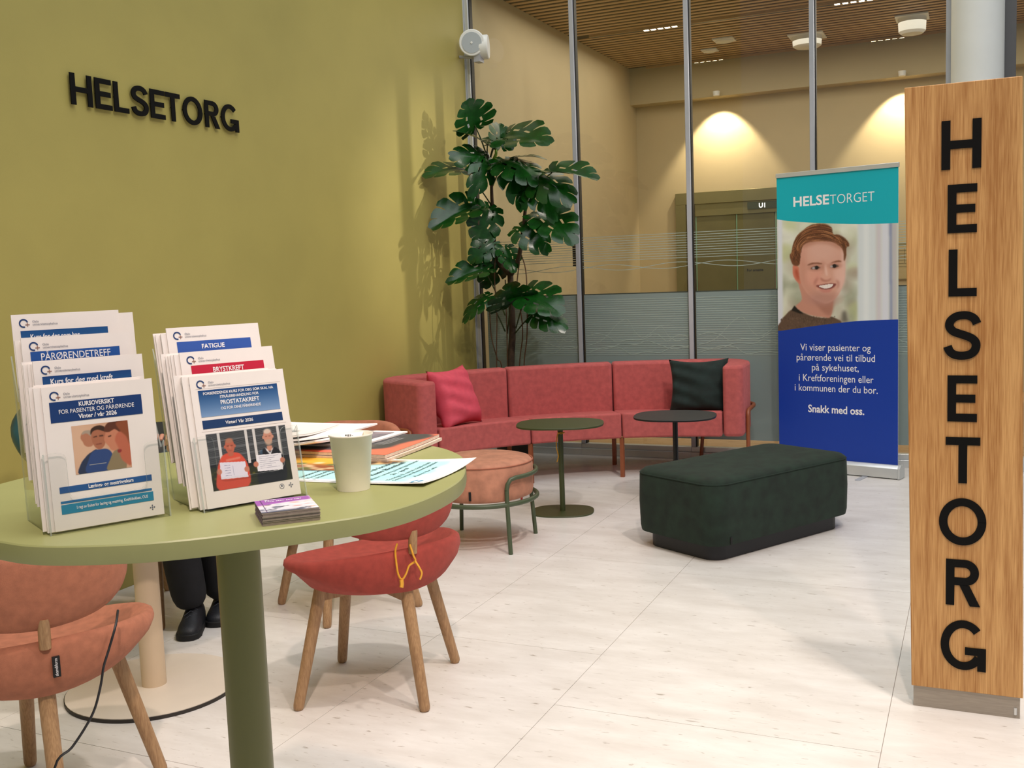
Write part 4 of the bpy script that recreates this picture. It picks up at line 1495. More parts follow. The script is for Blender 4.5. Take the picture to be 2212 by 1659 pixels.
def logo(sh, parent):
    m = MB()
    strip_arc(m, sh, 0.105, 0.935, 0.0054, 0.0019, math.radians(15), math.radians(285))
    m.build('logo_ring', M_ink_navy, parent, world=True)
    m = MB()
    sh.rect(m, 0.118, 0.158, 0.921, 0.927, 0.0006)
    sh.rect(m, 0.134, 0.142, 0.910, 0.938, 0.0006)
    m.build('logo_cross', mat('ink_rust', '#9a7468', 0.5), parent, world=True)
    m = MB()
    sh.text(m, 'Oslo', 0.185, 0.938, 0.0032, 'l')
    sh.text(m, 'universitetssykehus', 0.185, 0.917, 0.0032, 'l')
    m.build('logo_lettering', M_ink_grey, parent, world=True)


FW, FH = 0.1505, 0.199


class Stand:
    def __init__(s, a, b, lean, tiers, label):
        s.a = Vector((a[0], a[1], ZT))
        e = Vector((b[0] - a[0], b[1] - a[1], 0))
        s.ex = e.normalized()
        s.n0 = Vector((-s.ex.y, s.ex.x, 0))
        s.lean = math.radians(lean)
        s.up = Vector((0, 0, 1)) * math.cos(s.lean) + s.n0 * math.sin(s.lean)
        s.nrm = s.ex.cross(s.up)
        s.ds, s.dz = 0.033, 0.0305
        s.tiers = tiers
        t = s.t = thing('leaflet_stand', label, 'leaflet stand', tuple(s.a))
        th = 0.002

        def P(x, d, h):            # x across, d depth, h along the lean
            return s.a + s.ex * x + s.n0 * d + s.up * h
        x0, x1 = -0.006, FW + 0.006

        def plate(out, d0, h0, name):
            n = len(out)
            vs = [P(x, d0, h0 + h) for x, h in out] + [P(x, d0 + th, h0 + h) for x, h in out]
            q_ = MB()
            q_.cur = 1
            q_.add(vs, [(i, (i + 1) % n, n + (i + 1) % n, n + i) for i in range(n)])
            q_.cur = 0
            q_.add(vs, [tuple(range(n - 1, -1, -1)), tuple(range(n, 2 * n))])
            q_.build(name, [M_acryl, M_acedge], t, world=True)
        for i in range(tiers):
            d0, h0 = i * s.ds - 0.0045, i * s.dz
            lip = fillet([(x0, 0), (x1, 0), (x1, 0.112), (x1 - 0.028, 0.112), (x1 - 0.028, 0.046), (x0 + 0.028, 0.046), (x0 + 0.028, 0.112), (x0, 0.112)], [0, 0, 0.004, 0.010, 0.012, 0.012, 0.010, 0.004], 4)
            plate(lip, d0, h0, 'pocket_front')
            vs = [P(x, d0 + d, h0 + h) for h in (0.0, 0.002) for d in (0.0021, s.ds - 0.0002) for x in (x0, x1)]
            m = MB().add(vs, [(0, 2, 3, 1), (4, 5, 7, 6), (0, 1, 5, 4), (2, 6, 7, 3), (0, 4, 6, 2), (1, 3, 7, 5)])
            m.build('pocket_floor', M_acryl, t, world=True)
        db, hb = tiers * s.ds - 0.0043, (tiers - 1) * s.dz
        plate([(x0, 0), (x1, 0), (x1, 0.150), (x0, 0.150)], db, hb, 'back_panel')
        for x in (x0 - 0.0021, x1 + 0.0001):
            out = []
            for i in range(tiers):
                out += [(i * s.ds - 0.0045, i * s.dz + 0.112), (i * s.ds + 0.010, i * s.dz + 0.112 - 0.028)] if i else [(-0.0045, 0.0), (-0.0045, 0.112), (0.010, 0.100)]
            out += [(db, hb + 0.15), (db, 0.0)]
            n = len(out)
            vs = [P(x, d, h) for d, h in out] + [P(x + 0.002, d, h) for d, h in out]
            q_ = MB()
            q_.cur = 1
            q_.add(vs, [(i, (i + 1) % n, n + (i + 1) % n, n + i) for i in range(n)])
            q_.cur = 0
            q_.add(vs, [tuple(range(n - 1, -1, -1)), tuple(range(n, 2 * n))])
            q_.build('side_panel', [M_acryl, M_acedge], t, world=True)

    def sheet(s, tier, k=0, dx=0.0, dh=0.0, w=FW, h=FH):
        """k-th sheet back from the front of a pocket"""
        O = s.a + s.ex * dx + s.n0 * (tier * s.ds + 0.0005 + 0.0031 * k) + s.up * (tier * s.dz + 0.0035 + dh)
        return Sheet(O, s.ex, s.up, w, h)


def leaf_body(sh, parent, th=0.0022, name='sheet'):
    m = MB()
    P = [sh.P(u, v, l) for l in (0, -th) for u, v in ((0, 0), (1, 0), (1, 1), (0, 1))]
    m.add(P, [(0, 1, 2, 3), (7, 6, 5, 4), (0, 4, 5, 1), (1, 5, 6, 2), (2, 6, 7, 3), (3, 7, 4, 0)])
    return m.build(name, M_paper, parent, world=True)


def leaflet(sh, label, group=None):
    t = thing('leaflet', label, 'leaflet', tuple(sh.O), group=group)
    leaf_body(sh, t)
    return t


def plain_pack(st, tier, n, rnd, what, dx0=0.0):
    for k in range(1, n + 1):
        sh = st.sheet(tier, k, dx0 + rnd.uniform(-0.006, 0.004) - 0.0015 * k, rnd.uniform(-0.001, 0.004))
        t = leaflet(sh, 'white leaflet stacked behind the %s leaflet' % what, 'spare leaflets behind the %s leaflet' % what)
        m = MB()
        strip_arc(m, sh, 0.105, 0.935, 0.0054, 0.0019, math.radians(15), math.radians(285))
        m.build('logo_ring', M_ink_navy, t, world=True)


def band(sh, parent, u0, u1, v0, v1, m, name='colour_band'):
    b = MB()
    sh.rect(b, u0, u1, v0, v1, 0.0004)
    return b.build(name, m, parent, world=True)


def words(sh, parent, lines, m=None):
    b = MB()
    for body, u, v, cap, bold, width in lines:
        sh.text(b, body, u, v, cap, 'c', bold, width, 0.0009)
    return b.build('lettering', m or M_ink_white, parent, world=True)


def grad_band(sh, parent, u0, u1, v0, v1, c0, c1):
    ink = Ink(6, 24, c0)
    a, b = Ink.c(c0), Ink.c(c1)
    ink.a = b + (a - b) * (ink.Y[..., None])
    return ink.obj('colour_band', sh, u0, u1, v0, v1, parent, 0.0004)


rnd = random.Random(4)
sL = Stand((-1.1514, 1.0011), (-1.0797, 1.1344), 4, 4, 'clear acrylic leaflet stand with four stepped pockets, its front leaflet titled KURSOVERSIKT')
sR = Stand((-1.0349, 1.1740), (-0.9624, 1.3056), 12, 4, 'clear acrylic leaflet stand whose front leaflet shows two men holding notes')
# --- front left leaflet
sh = sL.sheet(0)
t = leaflet(sh, 'leaflet titled KURSOVERSIKT with four faces photo in a stand')
logo(sh, t)
band(sh, t, 0.055, 0.885, 0.75, 0.893, M_ink_navy)
words(sh, t, [('KURSOVERSIKT', 0.47, 0.852, 0.0062, 0.02, 0.048), ('FOR PASIENTER OG PÅRØRENDE', 0.47, 0.808, 0.0062, 0, 0.102), ('Vinter / vår 2026', 0.47, 0.766, 0.0062, 0.02, 0.052)])
band(sh, t, 0.07, 0.91, 0.258, 0.302, mat('ink_midblue', '#215592', 0.5))
words(sh, t, [('Lærings- og mestringskurs', 0.53, 0.270, 0.0052, 0.02, 0.062)])
band(sh, t, 0.07, 0.90, 0.186, 0.203, M_ink_blue)
band(sh, t, 0.07, 0.91, 0.112, 0.178, mat('ink_seablue', '#1f86ac', 0.5))
words(sh, t, [('I regi av Enhet for læring og mestring, Kreftklinikken, OUS', 0.53, 0.138, 0.0044, 0.012, 0.098)])
b = MB()
for dx_, dy_ in ((0, 0), (0.018, 0), (-0.018, 0), (0, 0.014), (0, -0.014)):
    sh.rect(b, 0.89 + dx_ - 0.006, 0.89 + dx_ + 0.006, 0.062 + dy_ - 0.005, 0.062 + dy_ + 0.005)
b.build('logo_dots', M_ink_grey, t, world=True)
ink = Ink(200, 176, '#cda083')
ink.ell(0.12, 0.6, 0.35, 0.6, '#e0bd9f', 1.0, 0.6)
ink.poly([(0.06, 0), (0.1, 0.2), (0.2, 0.34), (0.3, 0.42), (0.42, 0.44), (0.4, 0)], '#2b3550', 1, smooth=4)
ink.poly([(0.14, 0.74), (0.17, 0.66), (0.2, 0.58), (0.26, 0.54), (0.34, 0.56), (0.38, 0.7), (0.37, 0.82), (0.28, 0.85), (0.18, 0.84)], '#b4785b', 1, smooth=4)
ink.poly([(0.17, 0.80), (0.2, 0.87), (0.3, 0.88), (0.38, 0.82), (0.39, 0.66), (0.33, 0.74), (0.25, 0.82)], '#a89684', 1, smooth=4)
ink.poly([(0.2, 0), (0.24, 0.26), (0.32, 0.42), (0.45, 0.46), (0.6, 0.44), (0.68, 0.3), (0.72, 0)], '#2f477c', 1, smooth=4)
ink.poly([(0.25, 0.17), (0.55, 0.17), (0.55, 0.155), (0.25, 0.155)], '#a6a59f', 0)
ink.poly([(0.33, 0.78), (0.34, 0.62), (0.39, 0.5), (0.46, 0.46), (0.54, 0.52), (0.58, 0.66), (0.58, 0.86), (0.46, 0.92), (0.36, 0.88)], '#a96a4e', 1, smooth=4)
ink.poly([(0.32, 0.78), (0.34, 0.9), (0.46, 0.96), (0.57, 0.92), (0.58, 0.82), (0.46, 0.87), (0.37, 0.85)], '#3a2318', 1, smooth=4)
ink.poly([(0.36, 0.73), (0.43, 0.75), (0.43, 0.725), (0.36, 0.715)], '#4a2a1e', 1)
ink.poly([(0.47, 0.75), (0.54, 0.75), (0.54, 0.725), (0.47, 0.725)], '#4a2a1e', 1)
ink.poly([(0.4, 0.58), (0.5, 0.585), (0.5, 0.565), (0.4, 0.56)], '#7e4234', 1)
ink.poly([(0.56, 0), (0.62, 0.22), (0.72, 0.4), (0.84, 0.42), (0.9, 0)], '#8a7a5c', 1, smooth=4)
ink.poly([(0.55, 0.66), (0.57, 0.58), (0.62, 0.5), (0.66, 0.42), (0.74, 0.4), (0.86, 0.5), (0.88, 0.8), (0.76, 0.86), (0.62, 0.84), (0.58, 0.76)], '#c58062', 1, smooth=4)
ink.poly([(0.56, 0.84), (0.62, 0.97), (0.76, 1.02), (0.98, 0.98), (0.99, 0.4), (0.9, 0.55), (0.86, 0.72), (0.76, 0.84), (0.66, 0.80), (0.60, 0.80)], '#5c301e', 1, smooth=4)
ink.poly([(0.74, 0.62), (0.78, 0.48), (0.8, 0.36), (0.82, 0.22), (0.9, 0.1), (1, 0.08), (1, 0.72), (0.9, 0.78), (0.8, 0.76)], '#b9664c', 2, smooth=4)
ink.poly([(0.78, 0.96), (0.9, 1.0), (1, 0.98), (1, 0.5), (0.95, 0.66), (0.86, 0.78)], '#8a4a2c', 2, smooth=4)
ink.poly([(0.77, 0.4), (0.84, 0.4), (0.83, 0.35), (0.78, 0.34)], '#8e3230', 1, smooth=3)
ink.poly([(0.62, 0.71), (0.68, 0.73), (0.68, 0.70), (0.63, 0.69)], '#4a2a1e', 1)
ink.obj('photo_print', sh, 0.225, 0.735, 0.375, 0.715, t, 0.0004)
plain_pack(sL, 0, 4, rnd, 'KURSOVERSIKT', -0.004)
# --- the pockets behind it
sh = sL.sheet(1, 0, 0.0, 0.004)
t = leaflet(sh, 'leaflet headed Kurs for deg in the second pocket behind KURSOVERSIKT')
logo(sh, t)
grad_band(sh, t, 0.07, 0.88, 0.68, 0.89, '#0f3f7c', '#3d86b8')
words(sh, t, [('Kurs for deg med kreft', 0.42, 0.83, 0.0085, 0.02, 0.085)])
plain_pack(sL, 1, 4, rnd, 'second pocket Kurs for deg', -0.002)
sh = sL.sheet(2, 0, -0.005, 0.006)
t = leaflet(sh, 'leaflet headed PÅRØRENDETREFF in white capitals on blue')
logo(sh, t)
band(sh, t, 0.07, 0.89, 0.73, 0.897, mat('ink_strongblue', '#164f9b', 0.5))
words(sh, t, [('PÅRØRENDETREFF', 0.48, 0.832, 0.0105, 0.005, 0.096)])
plain_pack(sL, 2, 3, rnd, 'PÅRØRENDETREFF', -0.004)
sh = sL.sheet(3, 0, -0.008, 0.008)
t = leaflet(sh, 'leaflet headed Kurs for deg som har in the highest pocket')
logo(sh, t)
grad_band(sh, t, 0.07, 0.88, 0.70, 0.88, '#0d4a86', '#2a6aa0')
words(sh, t, [('Kurs for deg som har', 0.38, 0.815, 0.0078, 0.02, 0.068)])
plain_pack(sL, 3, 3, rnd, 'highest pocket Kurs for deg som har', 0.014)

# --- right stand
sh = sR.sheet(0)
t = leaflet(sh, 'leaflet titled PROSTATAKREFT with photo of two men holding notes')
logo(sh, t)
grad_band(sh, t, 0.07, 0.91, 0.685, 0.888, '#0e3f78', '#7d9cc4')
words(sh, t, [('FORBEREDENDE KURS FOR DEG SOM SKAL HA', 0.49, 0.852, 0.0042, 0.015, 0.112), ('STRÅLEBEHANDLING FOR', 0.49, 0.818, 0.0042, 0.015, 0.062), ('PROSTATAKREFT', 0.49, 0.77, 0.0066, 0.018, 0.062), ('OG FOR DINE PÅRØRENDE', 0.49, 0.73, 0.0042, 0.015, 0.064)])
band(sh, t, 0.07, 0.92, 0.595, 0.66, mat('ink_darkblue', '#0f3566', 0.5))
words(sh, t, [('Vinter/ Vår 2026', 0.45, 0.616, 0.0052, 0.015, 0.044)])
for v0_, v1_, u0_, u1_ in ((0.575, 0.577, 0.05, 0.95), (0.90, 0.902, 0.05, 0.95)):
    b = MB()
    sh.rect(b, u0_, u1_, v0_, v1_)
    b.build('hairline', mat('ink_pale', '#c9bdb8', 0.6), t, world=True)
ink = Ink(240, 190, '#1b1d20')
for k in range(34):
    v = 0.46 + k * 0.0165
    ink.poly([(0, v), (1, v), (1, v + 0.007), (0, v + 0.007)], '#6d7074', 0)
for u in (0.13, 0.47, 0.57, 0.88):
    ink.poly([(u, 0.4), (u + 0.035, 0.4), (u + 0.035, 1), (u, 1)], '#cfccca', 0)
ink.poly([(0, 0), (1, 0), (1, 0.34), (0.8, 0.36), (0.6, 0.3), (0.45, 0.36), (0.2, 0.33), (0, 0.40)], '#2c2f1e', 2, smooth=3)
for k in range(70):
    ink.ell(rnd.random(), rnd.uniform(0, 0.33), 0.018, 0.02, rnd.choice(['#4b4a22', '#232716', '#5f5a20', '#343818', '#6f6a26']), 0.8, 0.8)
def man(cx, top, skin, hair, shirt, wid, k):
    ink.poly([(cx - wid, 0), (cx - wid * 0.98, 0.32), (cx - wid * 0.72, 0.52), (cx - 0.07, 0.62), (cx + 0.07, 0.62), (cx + wid * 0.72, 0.53), (cx + wid * 0.98, 0.33), (cx + wid * 0.8, 0)], shirt, 1, smooth=4)
    ink.poly([(cx - 0.035, 0.58), (cx - 0.035, 0.66), (cx + 0.035, 0.66), (cx + 0.035, 0.58), (cx, 0.56)], skin, 1)
    ink.ell(cx, top - 0.135, 0.058, 0.135, skin, 0.12)
    ink.ell(cx, top - 0.035, 0.05, 0.045, hair, 0.5, 0.8)
    ink.ell(cx - 0.063, top - 0.14, 0.010, 0.03, skin, 0.3)
    ink.ell(cx + 0.063, top - 0.14, 0.010, 0.03, skin, 0.3)
    for s_ in (-1, 1):
        ink.poly([(cx + s_ * 0.022 - 0.014, top - 0.122), (cx + s_ * 0.022 + 0.014, top - 0.122), (cx + s_ * 0.022 + 0.014, top - 0.134), (cx + s_ * 0.022 - 0.014, top - 0.134)], '#5a2f22', 1, 0.8)
    ink.poly([(cx - 0.012, top - 0.13), (cx + 0.010, top - 0.13), (cx + 0.014, top - 0.18), (cx - 0.012, top - 0.18)], '#c98a72', 1, 0.5)
    ink.poly([(cx - 0.022, top - 0.212), (cx + 0.022, top - 0.212), (cx + 0.018, top - 0.223), (cx - 0.018, top - 0.223)], '#8c463c', 1, 0.8)
man(0.27, 0.88, '#b5624c', '#a8745c', '#d2503c', 0.20, 0)
man(0.76, 0.96, '#c48a74', '#d8cbbc', '#1b1d24', 0.18, 1)
ink.ell(0.76, 0.72, 0.045, 0.055, '#b59c88', 0.5, 0.8)
ink.poly([(0.70, 0.64), (0.73, 0.6), (0.76, 0.53), (0.79, 0.6), (0.82, 0.64), (0.79, 0.57), (0.76, 0.49), (0.72, 0.57)], '#e6e2e4', 1)
ink.poly([(0.62, 0.55), (0.645, 0.6), (0.67, 0.62), (0.66, 0.5)], '#4a6a86', 1, 0.6)
ink.poly([(0.2, 0.52), (0.38, 0.54), (0.38, 0.5), (0.2, 0.48)], '#d98a76', 1, 0.7)
for pts, cl in (([(0.12, 0.48), (0.43, 0.44), (0.445, 0.16), (0.11, 0.185)], '#dcd9e6'), ([(0.58, 0.52), (0.90, 0.50), (0.895, 0.20), (0.57, 0.23)], '#e4e2e8')):
    ink.poly(pts, cl, 0)
for k in range(5):
    ink.poly([(0.17, 0.42 - k * 0.045), (0.24, 0.415 - k * 0.045), (0.24, 0.407 - k * 0.045), (0.17, 0.412 - k * 0.045)], '#77789a', 0, 0.8)
ink.poly([(0.27, 0.40), (0.274, 0.40), (0.276, 0.22), (0.272, 0.22)], '#77789a', 0, 0.8)
for k in range(7):
    ink.poly([(0.61, 0.485 - k * 0.034), (0.86 - 0.05 * (k % 3), 0.478 - k * 0.034), (0.86 - 0.05 * (k % 3), 0.469 - k * 0.034), (0.61, 0.476 - k * 0.034)], '#8d8d9e', 0, 0.7)
for u, v in ((0.10, 0.32), (0.44, 0.30), (0.56, 0.36), (0.905, 0.37)):
    ink.ell(u, v, 0.032, 0.05, '#c07a62', 0.3)
ink.obj('photo_print', sh, 0.085, 0.93, 0.125, 0.555, t, 0.0004)
b = MB()
strip_arc(b, sh, 0.80, 0.082, 0.0036, 0.0006, 0, 2 * PI)
for dx_, dy_ in ((0, 0), (0.018, 0), (-0.018, 0), (0, 0.014), (0, -0.014)):
    sh.rect(b, 0.90 + dx_ - 0.006, 0.90 + dx_ + 0.006, 0.082 + dy_ - 0.005, 0.082 + dy_ + 0.005)
sh.rect(b, 0.792, 0.808, 0.078, 0.09)
b.build('logo_dots', M_ink_grey, t, world=True)
plain_pack(sR, 0, 6, rnd, 'PROSTATAKREFT', -0.006)
sh = sR.sheet(1, 0, 0.002, 0.005)
t = leaflet(sh, 'leaflet with a red BRYSTKREFT heading behind the two men leaflet')
logo(sh, t)
band(sh, t, 0.10, 0.88, 0.72, 0.892, M_ink_red)
words(sh, t, [('BRYSTKREFT', 0.49, 0.83, 0.0078, 0.02, 0.05)])
plain_pack(sR, 1, 6, rnd, 'BRYSTKREFT', -0.006)
sh = sR.sheet(2, 0, -0.002, 0.012)
t = leaflet(sh, 'leaflet with FATIGUE on a royal blue band')
logo(sh, t)
band(sh, t, 0.09, 0.89, 0.755, 0.885, M_ink_royal)
words(sh, t, [('FATIGUE', 0.47, 0.822, 0.0072, 0.02, 0.037)])
plain_pack(sR, 2, 6, rnd, 'FATIGUE', -0.008)

# ------------------------------------------------------------------ stack of purple booklets
O = Vector((-0.8935, 1.1203, 0))
bex = Vector((0.0518, 0.0514, 0)).normalized()
bey = Vector((-bex.y, bex.x, 0))
nb = 8
for k in range(nb):
    z = ZT + 0.0001 + 0.0023 * k
    jx, jy = rnd.uniform(-0.0012, 0.0012), rnd.uniform(-0.0012, 0.0012)
    sh = Sheet((O.x + jx, O.y + jy, z + 0.0021), bex, bey, 0.079, 0.088)
    topmost = k == nb - 1
    t = thing('booklet', 'small booklet with a purple cover, topmost of its stack' if topmost else 'small booklet in the stack under the purple cover', 'booklet', (sh.O.x, sh.O.y, z), group='purple booklets on the high table')
    m = MB()
    P = [sh.P(u, v, l) for l in (0, -0.0021) for u, v in ((0, 0), (1, 0), (1, 1), (0, 1))]
    m.add(P, [(0, 1, 2, 3), (7, 6, 5, 4), (0, 4, 5, 1), (1, 5, 6, 2), (2, 6, 7, 3)])
    m.build('pages', mat('booklet_pages', '#8f8378', 0.6, 0.1, 200), t, world=True)
    m = MB()
    m.add([P[3], P[7], P[4], P[0]], [(0, 1, 2, 3)])
    m.build('spine', mat('spine_purple', '#59286a', 0.5), t, world=True)
    if topmost:
        ink = Ink(60, 60, '#dcd6dc')
        for q in range(70):
            ink.ell(rnd.random(), rnd.uniform(0, 0.6), rnd.uniform(0.02, 0.09), rnd.uniform(0.01, 0.05), rnd.choice(['#5a5f70', '#e8e4e6', '#b7c6cf', '#c98c84', '#3b4254', '#f0ecee', '#d8b0a0']), 0.5, 0.8)
        ink.poly([(0, 0), (0.75, 0), (0.7, 0.1), (0, 0.08)], '#4c5162', 2)
        ink.poly([(0, 0.56), (0, 1), (1, 1), (1, 0.72), (0.5, 0.66)], '#9a55a8', 1)
        ink.poly([(0.10, 0), (0.115, 0), (0.115, 1), (0.10, 1)], '#4a2456', 0)
        ink.obj('cover_print', sh, 0, 1, 0, 1, t, 0.0003)
        words(sh, t, [('Kreft', 0.28, 0.885, 0.0052, 0.02, 0.016), ('Hva sier jeg nå?', 0.50, 0.78, 0.0058, 0.02, 0.052)])

# ------------------------------------------------------------------ paper cup
cc = atz(764, 1056, ZT)
cup = thing('paper_cup', 'off white paper cup with a tea tag on its rim', 'cup', (cc.x, cc.y, ZT))
M_cup = mat('cup_board', '#f2ecdc', 0.5, 0.02, 40)
r0, r1, hc = 0.0258, 0.0338, 0.0895
MB().lathe([(0.002, 0.004), (r0 - 0.001, 0.004), (r0, 0.0002), (r0 + 0.0004, 0.0002), (r1, hc - 0.003), (r1 + 0.0013, hc - 0.0022), (r1 + 0.0016, hc - 0.0008), (r1 + 0.0008, hc + 0.0004), (r1 - 0.0006, hc - 0.0004), (r0 - 0.0002, 0.006), (0.002, 0.0055)], 48).build('body', M_cup, cup, smooth=60)
va = math.atan2(CAMP.y - cc.y, CAMP.x - cc.x)
m = MB()
def on_cup(da, z, lift=0.0003):
    r = r0 + (r1 - r0) * z / hc + lift
    return (r * math.cos(va + da), r * math.sin(va + da), z)
for k in range(3):
    a0_, a1_ = -1.42 + k * 0.09, -1.42 + (k + 1) * 0.09
    m.add([on_cup(a0_, 0.027), on_cup(a1_, 0.027), on_cup(a1_, 0.043), on_cup(a0_, 0.043)], [(0, 1, 2, 3)])
m.build('teal_mark', M_ink_blue, cup)
m = MB()
for z in (0.0215, 0.0175, 0.0125, 0.0085):
    for k in range(3):
        a0_, a1_ = -1.40 + k * 0.08, -1.40 + (k + 1) * 0.08
        m.add([on_cup(a0_, z), on_cup(a1_, z), on_cup(a1_, z + 0.0022), on_cup(a0_, z + 0.0022)], [(0, 1, 2, 3)])
m.build('small_print', M_ink_black, cup)
ca, sa = math.cos(va), math.sin(va)
m = MB()
m.add([Vector((ca * d - sa * w, sa * d + ca * w, z)) for d, w, z in ((-0.026, -0.017, hc - 0.004), (-0.026, 0.021, hc - 0.001), (0.020, 0.017, hc + 0.004 - 0.006), (0.022, -0.013, hc - 0.008))], [(0, 1, 2, 3)])
tg = m.build('tea_tag', M_paper, cup)
m = MB()
for k in range(6):
    w0 = -0.009 + k * 0.0036
    for d0 in (-0.012, -0.002):
        m.add([Vector((ca * d - sa * w, sa * d + ca * w, hc - 0.0028)) for d, w in ((d0, w0), (d0, w0 + 0.0024), (d0 + 0.006, w0 + 0.0026), (d0 + 0.005, w0))], [(0, 1, 2, 3)])
m.build('tag_print', M_ink_black, tg)


# ------------------------------------------------------------------ papers and magazines
def paper(label, corners, z, curl=(0, 0, 0, 0), th=0.0006, m=None, name='paper_sheet', cat='paper', group=None, nx=14, ny=10):
    """corners: front-left, front-right, back-right, back-left as (x, y); curl lifts each corner"""
    A, B, C_, D = [Vector((*c, 0)) for c in corners]
    t = thing(name, label, cat, (A.x, A.y, z), group=group)
    def fn(u, v, l=0.0):
        p = A * (1 - u) * (1 - v) + B * u * (1 - v) + C_ * u * v + D * (1 - u) * v
        q = curl[0] * (1 - u) ** 3 * (1 - v) ** 3 + curl[1] * u ** 3 * (1 - v) ** 3 + curl[2] * u ** 3 * v ** 3 + curl[3] * (1 - u) ** 3 * v ** 3
        return Vector((p.x, p.y, z + q + l))
    b = MB()
    top_ = [[fn(i / nx, j / ny, th) for i in range(nx + 1)] for j in range(ny + 1)]
    bot = [[fn(i / nx, j / ny, 0) for i in range(nx + 1)] for j in range(ny + 1)]
    vs = [p for r in top_ for p in r] + [p for r in bot for p in r]
    K = (nx + 1) * (ny + 1)
    ix = lambda i, j, o=0: o + j * (nx + 1) + i
    fs = []
    for j in range(ny):
        for i in range(nx):
            fs += [(ix(i, j), ix(i + 1, j), ix(i + 1, j + 1), ix(i, j + 1)), (ix(i, j + 1, K), ix(i + 1, j + 1, K), ix(i + 1, j, K), ix(i, j, K))]
    for i in range(nx):
        fs += [(ix(i, 0, K), ix(i + 1, 0, K), ix(i + 1, 0), ix(i, 0)), (ix(i + 1, ny, K), ix(i, ny, K), ix(i, ny), ix(i + 1, ny))]
    for j in range(ny):
        fs += [(ix(0, j + 1, K), ix(0, j, K), ix(0, j), ix(0, j + 1)), (ix(nx, j, K), ix(nx, j + 1, K), ix(nx, j + 1), ix(nx, j))]
    b.add(vs, fs)
    b.build('sheet', m or M_paper, t, world=True, smooth=40)
    return t, fn, th


def ink_on(ink, t, fn, th, u0=0, u1=1, v0=0, v1=1, name='print'):
    n, k = ink.w, ink.h
    me = bpy.data.meshes.new(name)
    inv = pmat(t).inverted()
    P = [tuple(inv @ fn(u0 + (u1 - u0) * i / (n - 1), v0 + (v1 - v0) * j / (k - 1), th + 0.0005)) for j in range(k) for i in range(n)]
    idx = np.arange(n * k).reshape(k, n)
    F = np.stack([idx[:-1, :-1], idx[:-1, 1:], idx[1:, 1:], idx[1:, :-1]], -1).reshape(-1, 4)
    me.from_pydata(P, [], F.tolist())
    at = me.color_attributes.new('ink', 'FLOAT_COLOR', 'POINT')
    A = np.clip(ink.a, 0, 1).reshape(-1, 3)
    Lc = np.where(A <= 0.04045, A / 12.92, ((A + 0.055) / 1.055) ** 2.4)
    at.data.foreach_set('color', np.c_[Lc, np.ones(len(Lc))].astype(np.float32).ravel())
    me.materials.append(print_mat())
    o = bpy.data.objects.new(name, me)
    COL.objects.link(o)
    o.parent = t


def text_on(t, fn, th, lines, m, name='lettering'):
    """lines: text, centre u, baseline v, height and width in uv"""
    b = MB()
    inv = pmat(t).inverted()
    for body, u, v, hv, wu in lines:
        vs, fs, (x0, x1, y0, y1) = text_data(body, 0.01)
        b.add([inv @ fn(u + ((p[0] - x0) / (x1 - x0) - 0.5) * wu, v + p[1] / 0.729 * hv, th + 0.001) for p in vs], fs)
    b.build(name, m, t)


# turquoise event poster hanging over the table edge; text reads from its long side
p_cor = [(-1.098, 1.398), (-0.803, 1.411), (-0.812, 1.6215), (-1.105, 1.615)]
t, fn, th = paper('turquoise event poster under the paper cup, curling over the table edge', p_cor, ZT + 0.0003, (0, 0.006, 0.010, 0), 0.0005, name='poster', cat='poster')
ink = Ink(90, 66, '#eef4f2')
ink.poly([(0.0, 0.07), (0.86, 0.06), (0.88, 0.95), (0.0, 0.95)], '#b4e6e8', 1)
for k in range(40):
    ink.ell(rnd.uniform(0, 0.86), rnd.uniform(0.08, 0.92), 0.08, 0.05, rnd.choice(['#a5dfe6', '#c2ecec', '#b0e2ea', '#9ad6e2']), 1.2, 0.5)
ink.poly([(0, 0.56), (0.50, 0.80), (0.56, 0.96), (0, 0.96)], '#8a5a32', 2)
for k in range(40):
    ink.ell(rnd.uniform(0.02, 0.46), rnd.uniform(0.74, 0.94), 0.03, 0.04, rnd.choice(['#6b3f24', '#d9a45e', '#3c2a1e', '#e9c98a', '#a06a3c']), 0.8, 0.7)
ink_on(ink, t, fn, th, 0.0, 0.985, 0.03, 0.97)
# lettering runs diagonally up the sheet as printed: rows across its short side
def rows_on(t, fn, th, rows, m):
    b = MB()
    inv = pmat(t).inverted()
    for body, u, v0_, v1_, hu in rows:
        vs, fs, (x0, x1, y0, y1) = text_data(body, 0.015)
        b.add([inv @ fn(u - p[1] / 0.729 * hu, v0_ + (p[0] - x0) / (x1 - x0) * (v1_ - v0_), th + 0.001) for p in vs], fs)
    b.build('lettering', m, t)
rows_on(t, fn, th, [('Velkommen til foredrag', 0.50, 0.06, 0.86, 0.038), ('med Rune Blomhoff', 0.57, 0.10, 0.86, 0.038), ('Professor i ernæring, Ernæringsinstituttet', 0.63, 0.08, 0.93, 0.024), ('21. april', 0.68, 0.35, 0.62, 0.026), ('Torsdag 12. mai kl 12.00-13.00', 0.74, 0.12, 0.86, 0.022), ('Seminarrom Radiumhospitalet', 0.78, 0.12, 0.88, 0.022), ('Åpent for alle', 0.84, 0.3, 0.7, 0.018)], mat('ink_slate', '#3e5a62', 0.5))
rows_on(t, fn, th, [('Pusterommet', 0.17, 0.08, 0.60, 0.03), ('Tirsdag fra kl. 10', 0.23, 0.08, 0.60, 0.022), ('i Helsetorget', 0.28, 0.08, 0.52, 0.022)], MATS['ink_slate'])
ink = Ink(24, 10, '#eef4f2')
for k in range(8):
    ink.ell(rnd.random(), rnd.random(), 0.14, 0.3, '#3f8fc0', 0.5, 0.9)
ink_on(ink, t, fn, th + 0.0004, 0.90, 0.95, 0.03, 0.16, 'logo_print')

